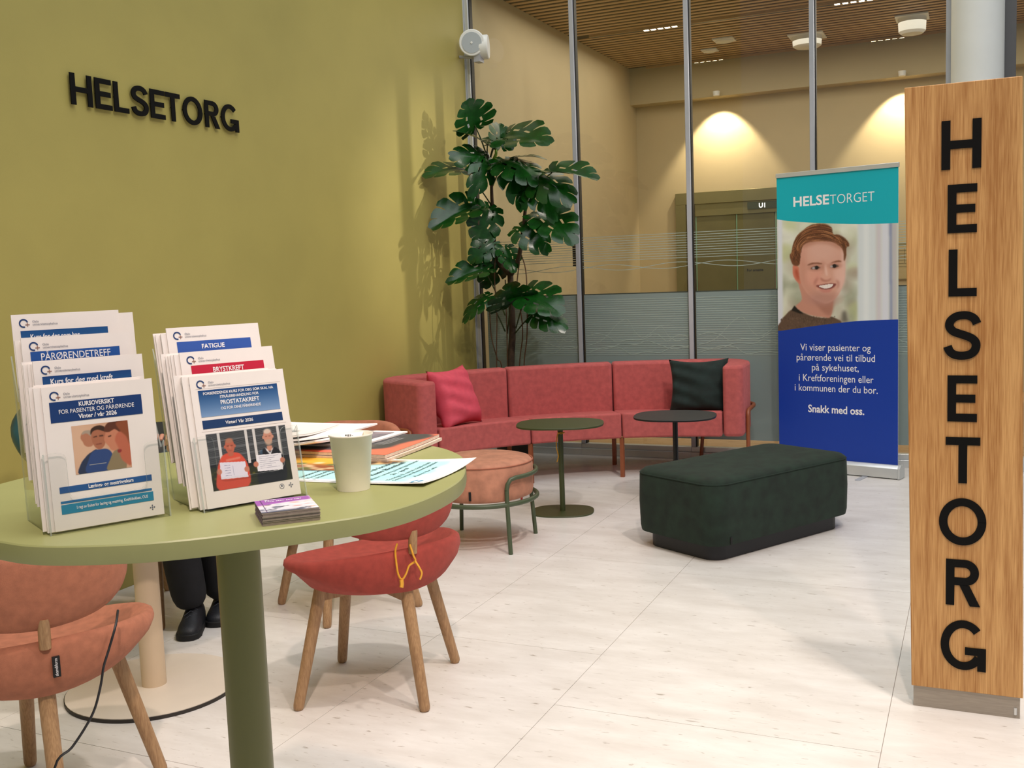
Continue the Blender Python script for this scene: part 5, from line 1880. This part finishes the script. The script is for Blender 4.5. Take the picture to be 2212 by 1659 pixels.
# orange and black magazines
for k in range(2):
    zz = ZT + 0.001 + 0.0065 * k
    o_ = 0.006 * k
    c4 = [(-1.275 - o_, 1.595 + o_), (-0.978 - o_, 1.590 + o_ * 0.5), (-0.985 - o_, 1.815), (-1.28 - o_, 1.815)]
    t, fn, th = paper(['magazine with orange margin lying under its twin', 'magazine with black cover and orange margin on the table'][k], c4, zz, (0, 0, 0.004, 0), 0.0055, mat('magazine_pages', '#d9c3b2', 0.5, 0.1, 200), 'magazine', 'magazine', 'orange and black magazines')
    if k == 1:
        ink = Ink(70, 50, '#e8745a')
        ink.poly([(0, 0.10), (0.80, 0.22), (0.90, 0.6), (0.93, 1), (0, 1)], '#3f4044', 1, smooth=4)
        ink.poly([(0.4, 0.25), (0.75, 0.36), (0.6, 0.42), (0.45, 0.36)], '#c9a78c', 2, smooth=3)
        for q in range(14):
            ink.ell(rnd.uniform(0.2, 0.75), rnd.uniform(0.2, 0.36), 0.05, 0.03, rnd.choice(['#b98f78', '#2c2d30', '#8c5a4c']), 0.8, 0.6)
        for q in range(3):
            ink.poly([(0.72 + 0.03 * q, 0.45), (0.735 + 0.03 * q, 0.45), (0.75 + 0.03 * q, 0.8), (0.735 + 0.03 * q, 0.8)], '#9a9a9c', 0, 0.7)
        ink_on(ink, t, fn, th, 0, 1, 0, 1, 'cover_print')
c4 = [(-1.36, 1.635), (-1.085, 1.655), (-1.072, 1.828), (-1.345, 1.835)]
t, fn, th = paper('white bordered magazine with a grey photo cover on the magazine pile', c4, ZT + 0.0142, (0, 0, 0.002, 0), 0.003, None, 'magazine', 'magazine')
ink = Ink(60, 40, '#77717c')
for q in range(60):
    ink.ell(rnd.random(), rnd.random(), 0.10, 0.07, rnd.choice(['#4c4854', '#9a94a0', '#c9c2c6', '#3a3742', '#b09aa0', '#d9c8bc']), 0.8, 0.6)
ink_on(ink, t, fn, th, 0.0, 0.93, 0.1, 0.9, 'cover_print')
# yellow programme sheet between the poster and the papers
c4 = [(-1.16, 1.47), (-1.02, 1.49), (-1.05, 1.625), (-1.21, 1.60)]
t, fn, th = paper('yellow printed programme sheet half under the paper pile', c4, ZT + 0.002, (0, 0, 0, 0), 0.0005, None, 'programme_sheet', 'paper')
ink = Ink(40, 30, '#e3b23a')
ink.poly([(0, 0), (1, 0), (1, 0.35), (0, 0.45)], '#8c4a2a', 2)
for q in range(30):
    ink.ell(rnd.random(), rnd.uniform(0, 0.5), 0.06, 0.06, rnd.choice(['#d9c49a', '#7a2f22', '#4a6a3a', '#e8d8b0']), 0.8, 0.7)
ink_on(ink, t, fn, th)
# loose white papers
stackp = [([(-1.37, 1.56), (-1.15, 1.575), (-1.17, 1.78), (-1.40, 1.77)], 0.0185, (0, 0.012, 0, 0), 'white stapled pages at the bottom of the loose paper pile'),
          ([(-1.33, 1.53), (-1.12, 1.57), (-1.16, 1.76), (-1.37, 1.73)], 0.0225, (0.004, 0.014, 0.003, 0), 'white page with a curled corner in the loose paper pile'),
          ([(-1.40, 1.60), (-1.17, 1.59), (-1.145, 1.83), (-1.38, 1.84)], 0.0265, (0, 0.008, 0.004, 0), 'white booklet pages fanned in the loose paper pile'),
          ([(-1.36, 1.57), (-1.18, 1.60), (-1.22, 1.80), (-1.40, 1.78)], 0.0305, (0.003, 0.010, 0, 0.004), 'white page with grey sketch, topmost of the loose papers')]
for k, (c4, dz, curl, lab) in enumerate(stackp):
    t, fn, th = paper(lab, c4, ZT + dz, curl, 0.003, None, 'paper_sheet', 'paper', 'loose papers on the high table')
    if k in (1, 3):
        ink = Ink(40, 30, '#eee7e2')
        for q in range(16):
            ink.ell(rnd.uniform(0.3, 0.7), rnd.uniform(0.35, 0.6), 0.05, 0.05, rnd.choice(['#8c8c90', '#b5b3b6', '#6a6a70']), 0.8, 0.7)
        ink_on(ink, t, fn, th)

# black cable draped over the peach chair
cp = Vector((-2.359, 1.941, 0)) + Vector((math.cos(math.radians(147)), math.sin(math.radians(147)), 0)) * -0.33
nn = (CAMP - (cp + Vector((0, 0, 0.45)))).normalized()
pts = rp([(257, 1316), (250, 1350), (236, 1400), (224, 1440), (218, 1478), (205, 1530), (185, 1570), (155, 1615), (118, 1659)], cp + Vector((0, 0, 0.45)), nn)
pts = [p + nn * (-0.05 if i == 0 else 0) for i, p in enumerate(pts)]
pts += [(pts[-1].x + 0.0, pts[-1].y - 0.03, 0.10), (pts[-1].x + 0.02, pts[-1].y - 0.08, 0.004), (pts[-1].x + 0.2, pts[-1].y - 0.3, 0.004)]
ribbon('thin black cable trailing down behind the peach chair to the floor', pts, 'cable', mat('cable_black', '#141318', 0.5), 0.0032, 'cable')
# ================================================================== MONSTERA BEHIND THE SOFA
def leaf_mesh(droop, fold, seed, name='leaf'):
    """heart shaped blade, base at the origin, midrib along +Y (length 1), split between its side veins"""
    rn = random.Random(seed)
    org = [0.0, 0.0, 0.10, 0.30, 0.53, 0.78]
    angd = [166, 124, 92, 70, 53, 30]
    lng = [0.27, 0.43, 0.53, 0.53, 0.43, 0.25]
    T = [0, 0.1, 0.2, 0.27, 0.36, 0.46, 0.6, 0.76, 0.9, 1.0]
    m = MB()

    def Z(x, y):
        r = math.hypot(x, y)
        return -droop * max(0, y) ** 2 * 0.9 - droop * 0.5 * x * x + fold * abs(x) + 0.018 * math.sin(9 * y + 7 * abs(x)) * min(1, abs(x) * 4)
    for sd in (-1, 1):
        rays = []
        for k in range(len(org)):
            a = math.radians(angd[k] + rn.uniform(-3, 3))
            L = lng[k] * rn.uniform(0.94, 1.05)
            pts = []
            for t in T:
                a2 = a - 0.28 * t * t * (0.4 if k == 0 else 1)
                pts.append((L * t * math.sin((a + a2) / 2), org[k] + L * t * math.cos((a + a2) / 2)))
            rays.append(pts)
        tip = [(0.0, 0.78 + 0.22 * t) for t in T]
        inner0 = [(0.004, -0.10 * t) for t in T]
        for k in range(len(org)):
            c = rays[k]
            lo = rays[k - 1] if k else inner0
            hi = rays[k + 1] if k < len(org) - 1 else tip
            slit = 0.46 if 1 <= k <= 4 else 0.85
            row = []
            for i, t in enumerate(T):
                gap = max(0.0, (t - slit) / (1 - slit)) ** 0.5 * 0.17
                e0 = [(lo[i][q] + c[i][q]) / 2 for q in (0, 1)]
                e1 = [(hi[i][q] + c[i][q]) / 2 for q in (0, 1)]
                if k == 0:
                    e0 = [lo[i][q] * 0.75 + c[i][q] * 0.25 for q in (0, 1)]
                if k == len(org) - 1:
                    e1 = list(tip[i])
                    e1[0] = 0.0
                e0 = [e0[q] + (c[i][q] - e0[q]) * gap for q in (0, 1)]
                e1 = [e1[q] + (c[i][q] - e1[q]) * (gap if k < len(org) - 1 else 0) for q in (0, 1)]
                if i == len(T) - 1:       # rounded finger ends
                    e0 = [e0[q] * 0.80 + c[i - 1][q] * 0.20 for q in (0, 1)]
                    e1 = [e1[q] * 0.80 + c[i - 1][q] * 0.20 for q in (0, 1)]
                row.append([e0, list(c[i]), e1])
            vs = [(sd * p[0], p[1], Z(p[0], p[1])) for r in row for p in r]
            fs = []
            for i in range(len(T) - 1):
                for q in (0, 1):
                    f = (i * 3 + q, i * 3 + q + 1, (i + 1) * 3 + q + 1, (i + 1) * 3 + q)
                    # small holes beside the midrib
                    if not (1 <= k <= 3 and i == 3 and q == 1 and rn.random() < 0.8):
                        fs.append(f if sd > 0 else f[::-1])
            m.add(vs, fs)
    # midrib
    me = m.mesh(name, mat('monstera_leaf', '#0d3f0e', 0.24, 0.3, 5, 0.25, 30, spec=0.45), smooth=180)
    return me


LV = [leaf_mesh(0.30, 0.16, 1), leaf_mesh(0.55, -0.20, 2), leaf_mesh(0.20, 0.34, 3), leaf_mesh(0.75, 0.05, 4)]
PLY = 7.10
pot = aty(1105, 785, PLY)
PB = Vector((pot.x, PLY, 0))
plant = thing('monstera_plant', 'tall monstera plant with split glossy leaves behind the curved sofa', 'plant', tuple(PB))
M_potm = mat('dark_pot', '#35332f', 0.6, 0.1, 20)
MB().lathe([(0.12, 0.0), (0.165, 0.30), (0.17, 0.31), (0.155, 0.31), (0.15, 0.27), (0.005, 0.27)], 36).build('pot', M_potm, plant, smooth=40)
M_stem = mat('monstera_stem', '#3a2c1c', 0.8, 0.3, 30, 0.6, 120)
M_gstem = mat('green_stalk', '#2a3c18', 0.5, 0.2, 20)
M_root = mat('aerial_root', '#4d361f', 0.8, 0.2, 40)


def lp(x, y, dy=0.0):      # close-up coordinates (origin 860,180; 2.592 px each) at depth PLY + dy
    return aty(860 + x / 2.592, 180 + y / 2.592, PLY + dy)


trunk = catmull([PB + Vector((0, 0, 0.26)), lp(632, 1590), lp(640, 1400), lp(635, 1230), lp(628, 1070)], 5)
MB().tube(trunk, [0.030 - 0.008 * i / (len(trunk) - 1) for i in range(len(trunk))], 10).build('trunk', M_stem, plant, world=True, smooth=60)
br1 = catmull([lp(630, 1075), lp(570, 1010, 0.02), lp(540, 930, 0.03), lp(535, 800, 0.02), lp(525, 640), lp(520, 500, -0.02), lp(500, 400, -0.03)], 5)
br2 = catmull([lp(630, 1075), lp(668, 1000, -0.02), lp(690, 900, -0.05), lp(705, 780, -0.06), lp(718, 640, -0.05), lp(725, 560, -0.05)], 5)
MB().tube(br1, [0.020 - 0.010 * i / (len(br1) - 1) for i in range(len(br1))], 10).build('branch', M_stem, plant, world=True, smooth=60)
MB().tube(br2, [0.020 - 0.010 * i / (len(br2) - 1) for i in range(len(br2))], 10).build('branch', M_stem, plant, world=True, smooth=60)
for pts in ([lp(545, 960, -0.05), lp(540, 1100, -0.06), lp(553, 1300, -0.05), lp(552, 1590, -0.03), (PB.x - 0.1, PLY - 0.03, 0.28)],
            [lp(690, 960, -0.08), lp(718, 1080, -0.09), lp(722, 1400, -0.08), lp(705, 1580, -0.05), (PB.x + 0.1, PLY - 0.05, 0.28)],
            [lp(680, 1000, -0.03), lp(665, 1150, -0.05), lp(690, 1300, -0.05), lp(697, 1420, -0.05), lp(680, 1580, -0.02), (PB.x + 0.06, PLY - 0.02, 0.28)],
            [lp(600, 1100, 0.03), lp(610, 1420, -0.04), lp(612, 1590, -0.03), (PB.x - 0.03, PLY - 0.03, 0.28)],
            [lp(512, 1200, 0.02), lp(520, 1400, 0.0), lp(555, 1540, 0.0), lp(580, 1590, 0.0), (PB.x - 0.06, PLY, 0.28)]):
    MB().tube(catmull(pts, 6), 0.0045, 6).build('aerial_root', M_root, plant, world=True, smooth=60)
# leaves: base, tip (close-up coordinates), depth of base and tip, roll about the midrib, width, variant, stem node
LEAVES = [
    ((430, 236), (395, 105), -0.08, -0.22, 12, 1.75, 2, (495, 400)), ((500, 345), (338, 222), -0.05, -0.22, 62, 0.85, 0, (497, 420)),
    ((575, 345), (575, 205), -0.02, 0.10, -20, 0.95, 2, (515, 460)), ((600, 300), (812, 255), -0.05, -0.28, -48, 0.85, 0, (515, 460)),
    ((500, 430), (358, 365), -0.05, -0.30, -40, 0.95, 1, (515, 480)), ((500, 430), (475, 535), -0.08, -0.30, -15, 0.8, 3, (515, 480)),
    ((372, 486), (160, 460), -0.10, -0.42, 70, 0.85, 0, (520, 680)), ((665, 415), (825, 385), 0.0, 0.05, 60, 0.9, 0, (716, 620)),
    ((600, 425), (770, 440), -0.08, -0.22, -55, 1.15, 1, (520, 600)), ((610, 440), (730, 570), -0.06, -0.20, 30, 0.95, 3, (716, 640)),
    ((862, 500), (1112, 492), -0.10, -0.18, -62, 0.85, 2, (718, 640)), ((775, 520), (935, 560), -0.10, -0.28, -35, 0.95, 1, (714, 680)),
    ((752, 590), (858, 655), -0.08, -0.22, -30, 0.9, 3, (712, 700)), ((815, 735), (985, 845), -0.06, -0.20, -30, 1.0, 0, (705, 800)),
    ((412, 695), (186, 778), -0.12, -0.42, 50, 0.85, 2, (528, 760)), ((505, 715), (450, 895), -0.05, -0.16, 12, 1.05, 0, (530, 720)),
    ((690, 805), (805, 860), -0.10, -0.20, -20, 1.15, 3, (690, 900)), ((525, 895), (400, 985), -0.06, -0.2, 25, 0.95, 0, (540, 900)),
    ((485, 1045), (272, 1092), -0.10, -0.30, 48, 0.9, 2, (600, 1300)), ((555, 965), (520, 1135), 0.02, -0.05, -8, 1.05, 3, (560, 1000)),
    ((600, 930), (655, 1035), -0.02, -0.10, 15, 1.0, 0, (570, 1000)), ((632, 1232), (640, 1140), -0.12, -0.30, 20, 1.7, 2, (612, 1400)),
    ((722, 1178), (905, 1240), -0.10, -0.22, -38, 1.1, 0, (660, 1370)), ((772, 1285), (908, 1305), -0.12, -0.22, -40, 0.95, 1, (655, 1400)),
    ((502, 1195), (360, 1250), -0.08, -0.25, 60, 0.8, 3, (600, 1390)), ((540, 330), (470, 285), 0.02, 0.05, 30, 0.9, 0, (515, 420)),
    ((515, 690), (545, 760), -0.02, -0.05, 10, 0.9, 3, (528, 700)), ((540, 345), (600, 300), 0.0, 0.06, 20, 0.8, 1, (515, 430)),
]
for b, tp, d0, d1, roll, wid, var, node in LEAVES:
    B, Tp = lp(*b, d0), lp(*tp, d1)
    yv = (Tp - B)
    L = yv.length
    yv.normalize()
    toc = (CAMP - B).normalized()
    n0 = (toc - yv * toc.dot(yv)).normalized()
    # turn the blade about its midrib, its upper face to the sky
    up = Vector((0, 0, 1))
    up = (up - yv * up.dot(yv))
    up = up.normalized() if up.length > 0.1 else n0
    k = min(1.0, abs(roll) / 90.0)
    nz = (n0 * (1 - k) + up * k).normalized()
    if roll > 0:
        nz = (n0 * (1 - k) * 0.8 - up * k * -1.0 - toc * 0.25).normalized()
        nz = (nz - yv * nz.dot(yv)).normalized()
    nz = (nz + Vector((0.55, 0, 0)))
    nz = (nz - yv * nz.dot(yv)).normalized()
    xv = yv.cross(nz).normalized()
    zv = xv.cross(yv)
    M = Matrix((xv * L * wid, yv * L, zv * L)).transposed().to_4x4()
    M.translation = B
    o = bpy.data.objects.new('leaf', LV[var])
    COL.objects.link(o)
    o.parent = plant
    o.matrix_local = pmat(plant).inverted() @ M
    N = lp(*node, 0.0)
    mid = N.lerp(B, 0.5) + Vector((0, 0, 0.05 * (B - N).length))
    MB().tube(catmull([N, mid, B], 6), [0.0055] * 8 + [0.0045] * 5, 6).build('leaf_stalk', M_gstem, plant, world=True, smooth=60)
# a young rolled leaf
MB().tube(catmull([lp(510, 440, -0.02), lp(545, 410, -0.04), lp(548, 360, -0.05)], 5), [0.006] * 4 + [0.010] * 5 + [0.006, 0.003], 8).build('rolled_leaf', mat('young_leaf', '#6f9a2c', 0.4), plant, world=True, smooth=60)

# ================================================================== PERSON SEATED AT THE CREAM TABLE
per = thing('person', 'person in teal jacket and dark trousers sitting behind the leaflet stands', 'person', (-3.1, 3.3, 0))
J = {}
V_, E_, R_ = [], [], []


def joint(name, p, r, parent=None):
    J[name] = len(V_)
    V_.append(Vector(p))
    R_.append(r)
    if parent:
        E_.append((J[parent], J[name]))


joint('pelvis', (-3.26, 3.38, 0.565), (0.145, 0.125))
joint('waist', (-3.24, 3.28, 0.68), (0.135, 0.110), 'pelvis')
joint('chest', (-3.20, 3.14, 0.88), (0.132, 0.110), 'waist')
joint('upper', (-3.16, 3.05, 1.00), (0.112, 0.085), 'chest')
joint('neck', (-3.14, 3.01, 1.08), (0.052, 0.052), 'upper')
joint('skull', (-3.12, 2.97, 1.15), (0.070, 0.078), 'neck')
joint('crown', (-3.105, 2.95, 1.235), (0.072, 0.082), 'skull')
joint('sh_r', (-3.26, 2.955, 0.995), (0.082, 0.082), 'upper')
joint('ua_r', (-3.30, 2.87, 0.985), (0.076, 0.076), 'sh_r')
joint('el_r', (-3.335, 2.785, 0.915), (0.064, 0.064), 'ua_r')
joint('fa_r', (-3.215, 2.74, 0.815), (0.052, 0.052), 'el_r')
joint('wr_r', (-3.06, 2.78, 0.765), (0.030, 0.028), 'fa_r')
joint('pa_r', (-2.98, 2.795, 0.758), (0.040, 0.018), 'wr_r')
joint('sh_l', (-3.09, 3.06, 0.985), (0.070, 0.070), 'upper')
joint('el_l', (-2.97, 2.94, 0.80), (0.054, 0.054), 'sh_l')
joint('fa_l', (-2.85, 2.90, 0.83), (0.045, 0.045), 'el_l')
joint('wr_l', (-2.745, 2.87, 0.862), (0.029, 0.027), 'fa_l')
joint('pa_l', (-2.685, 2.84, 0.882), (0.038, 0.018), 'wr_l')
joint('hip_r', (-3.30, 3.30, 0.55), (0.092, 0.090), 'pelvis')
joint('kn_r', (-3.00, 3.19, 0.53), (0.068, 0.070), 'hip_r')
joint('sn_r', (-3.0, 3.225, 0.30), (0.084, 0.084), 'kn_r')
joint('an_r', (-2.985, 3.25, 0.08), (0.074, 0.074), 'sn_r')
joint('hip_l', (-3.18, 3.43, 0.55), (0.092, 0.090), 'pelvis')
joint('kn_l', (-2.90, 3.34, 0.53), (0.068, 0.070), 'hip_l')
joint('sn_l', (-2.94, 3.375, 0.30), (0.084, 0.084), 'kn_l')
joint('an_l', (-2.965, 3.41, 0.08), (0.074, 0.074), 'sn_l')
# fingers, each its own short chain rooted in the palm
def fingers(side, palm, fwd, across, up):
    fwd, across, up = Vector(fwd).normalized(), Vector(across).normalized(), Vector(up).normalized()
    for k, (off, ln) in enumerate(((-0.027, 0.066), (-0.009, 0.076), (0.009, 0.072), (0.026, 0.056))):
        p0 = Vector(palm) + fwd * 0.030 + across * off
        joint('f%d0%s' % (k, side), p0, (0.0095, 0.0095), 'pa_' + side)
        joint('f%d1%s' % (k, side), p0 + fwd * ln * 0.5 + up * 0.006, (0.0088, 0.0088), 'f%d0%s' % (k, side))
        joint('f%d2%s' % (k, side), p0 + fwd * ln * 0.85 - up * 0.014, (0.0078, 0.0078), 'f%d1%s' % (k, side))
    p0 = Vector(palm) - across * 0.032 - fwd * 0.012
    joint('t0' + side, p0, (0.011, 0.011), 'pa_' + side)
    joint('t1' + side, p0 - across * 0.018 + fwd * 0.034, (0.0095, 0.0095), 't0' + side)
    joint('t2' + side, p0 - across * 0.016 + fwd * 0.056, (0.0082, 0.0082), 't1' + side)


fingers('r', V_[J['pa_r']], (0.98, 0.18, -0.06), (0.18, -0.98, 0), (0, 0, 1))
fingers('l', V_[J['pa_l']], (0.50, -0.82, 0.22), (-0.82, -0.5, 0.1), (-0.1, 0.2, 0.95))
inv = pmat(per).inverted()
me = bpy.data.meshes.new('body')
me.from_pydata([tuple(inv @ p) for p in V_], E_, [])
bo = bpy.data.objects.new('body', me)
COL.objects.link(bo)
bo.parent = per
sk = bo.modifiers.new('skin', 'SKIN')
for i, r in enumerate(R_):
    me.skin_vertices[0].data[i].radius = r
me.skin_vertices[0].data[0].use_root = True
bo.modifiers.new('subsurf', 'SUBSURF').levels = 2
bpy.context.view_layer.update()
dg = bpy.context.evaluated_depsgraph_get()
em = bpy.data.meshes.new_from_object(bo.evaluated_get(dg))
bo.modifiers.clear()
bo.data = em
em.name = 'body'
M_jack = mat('teal_jacket', '#1b4f5a', 0.40, 0.35, 9, 1.0, 12)
M_trou = mat('black_trousers', '#0d0e14', 0.85, 0.3, 20)
M_skin = mat('skin', '#b9826a', 0.5, 0.05, 20)
for m_ in (M_jack, M_trou, M_skin):
    em.materials.append(m_)
pw = pmat(per)
wr = [V_[J['wr_r']], V_[J['wr_l']]]
for f in em.polygons:
    c = pw @ f.center
    k = 0
    if c.z < 0.585:
        k = 1
    if c.z > 1.075 and abs(c.x + 3.12) < 0.14 and abs(c.y - 2.97) < 0.16:
        k = 2
    for w_, fwd in ((wr[0], Vector((1, 0.15, -0.1))), (wr[1], Vector((0.5, -0.8, 0.2)))):
        if (c - w_).length < 0.20 and (c - w_).dot(fwd) > 0.0 and c.z > 0.7:
            k = 2
    f.material_index = k
em.shade_smooth()
# head details
hc_ = Vector((-3.108, 2.953, 1.20))
fd = Vector((0.62, -0.74, -0.28)).normalized()
fr_ = fd.cross(Vector((0, 0, 1))).normalized()
fu = fr_.cross(fd)
m = MB()
m.lathe([(0.002, 0.098), (0.05, 0.088), (0.082, 0.05), (0.094, 0.0), (0.09, -0.05), (0.07, -0.09), (0.05, -0.10)], 24)
m.v = [tuple(hc_ + fr_ * v[0] * 0.92 - fd * (v[1] * 1.02 + 0.012) + fu * (v[2] * 0.95 + 0.018)) for v in m.v]
kept = [(f, q) for f, q in zip(m.f, m.mi) if not all((Vector(m.v[i]) - hc_).dot(fd) > 0.035 and (Vector(m.v[i]) - hc_).dot(fu) < 0.06 for i in f)]
m.f, m.mi = [k_[0] for k_ in kept], [k_[1] for k_ in kept]
m.build('hair', mat('brown_hair', '#3a2618', 0.6, 0.3, 60), per, world=True, smooth=180)
for s_ in (-1, 1):
    e = lathe_at([(0.001, 0.006), (0.008, 0.003), (0.008, 0.0)], Matrix.Translation(hc_ + fr_ * s_ * 0.03 + fd * 0.074 + fu * 0.0) @ fd.to_track_quat('Z', 'Y').to_matrix().to_4x4(), 12)
    e.build('eye', mat('eye_dark', '#1c1512', 0.2), per, world=True, smooth=60)
    e = lathe_at([(0.004, -0.01), (0.022, -0.006), (0.026, 0.002), (0.012, 0.006)], Matrix.Translation(hc_ + fr_ * s_ * 0.078 - fd * 0.005) @ (fr_ * s_).to_track_quat('Z', 'Y').to_matrix().to_4x4(), 14)
    e.build('ear', M_skin, per, world=True, smooth=60)
MB().tube([hc_ + fd * 0.07 + fu * 0.005, hc_ + fd * 0.094 - fu * 0.025, hc_ + fd * 0.078 - fu * 0.034], [0.008, 0.013, 0.009], 8).build('nose', M_skin, per, world=True, smooth=180)
MB().tube([hc_ + fd * 0.072 - fu * 0.058 - fr_ * 0.022, hc_ + fd * 0.080 - fu * 0.060, hc_ + fd * 0.072 - fu * 0.058 + fr_ * 0.022], 0.005, 6).build('mouth', mat('lips', '#8f4f45', 0.5), per, world=True, smooth=180)
# cuff at the visible hand and the shoes
MB().tube([V_[J['fa_l']].lerp(V_[J['wr_l']], 0.72), V_[J['fa_l']].lerp(V_[J['wr_l']], 1.05)], [0.044, 0.040], 16).build('jacket_cuff', mat('black_cuff', '#101216', 0.7), per, world=True, smooth=60)


def shoe(ankle, toe, name='walking_shoe'):
    a, t_ = Vector(ankle), Vector(toe)
    d = Vector((t_.x - a.x, t_.y - a.y, 0)).normalized()
    s_ = Vector((-d.y, d.x, 0))
    heel = Vector((a.x, a.y, 0)) - d * 0.075
    L = (Vector((t_.x, t_.y, 0)) - heel).length
    so = thing(name, None, None)
    so.parent = per
    so.location = inv @ Vector((a.x, a.y, 0))
    # upper
    rings = []
    for q, hw_, hh_ in ((0.0, 0.030, 0.105), (0.08, 0.037, 0.118), (0.25, 0.040, 0.125), (0.40, 0.041, 0.108), (0.55, 0.044, 0.085), (0.72, 0.047, 0.066), (0.88, 0.042, 0.054), (0.97, 0.028, 0.044), (1.0, 0.010, 0.034)):
        c = heel + d * (L * q)
        ring = []
        for j in range(14):
            an_ = PI * j / 13
            ring.append(c + s_ * (hw_ * math.cos(an_)) + Vector((0, 0, 0.022 + (hh_ - 0.022) * max(0.0, math.sin(an_)) ** 0.7)))
        rings.append(ring)
    MB().rings(rings).build('upper', mat('shoe_black', '#11141b', 0.55, 0.3, 30, 0.4, 200), so, world=True, smooth=60)
    out = []
    for q, w_ in ((-0.02, 0.020), (0.02, 0.035), (0.25, 0.041), (0.5, 0.045), (0.75, 0.051), (0.9, 0.046), (0.99, 0.030), (1.02, 0.012)):
        out.append((heel + d * (L * q), w_))
    ol = [(c + s_ * w_) for c, w_ in out] + [(c - s_ * w_) for c, w_ in reversed(out)]
    MB().prism([(p.x, p.y) for p in ol], 0.0, 0.026).build('sole', mat('sole_black', '#0a0a0c', 0.7), so, world=True, bevel=0.004)
    m = MB()
    for k in range(5):
        q = 0.36 + k * 0.085
        hh_ = 0.116 - k * 0.0135
        c = heel + d * (L * q)
        m.tube([c + s_ * 0.024 + Vector((0, 0, hh_ - 0.012)), c + Vector((0, 0, hh_ + 0.004)), c + d * 0.012 - s_ * 0.024 + Vector((0, 0, hh_ - 0.012))], 0.0028, 6)
    m.build('laces', mat('lace_grey', '#2b2f3a', 0.7), so, world=True, smooth=60)


shoe((-2.975, 3.245, 0), (-2.905, 3.115, 0))
shoe((-2.965, 3.41, 0), (-2.905, 3.285, 0))
ph = tag(MB().box(-0.036, 0.036, -0.075, 0.075, -0.004, 0.004, Matrix.Translation(V_[J['pa_l']] + Vector((0.015, -0.055, 0.022))) @ Matrix.Rotation(0.55, 4, 'Z') @ Matrix.Rotation(0.5, 4, 'X')).build('smartphone', M_black, bevel=0.003), 'black smartphone held in the hand of the seated person', 'phone')
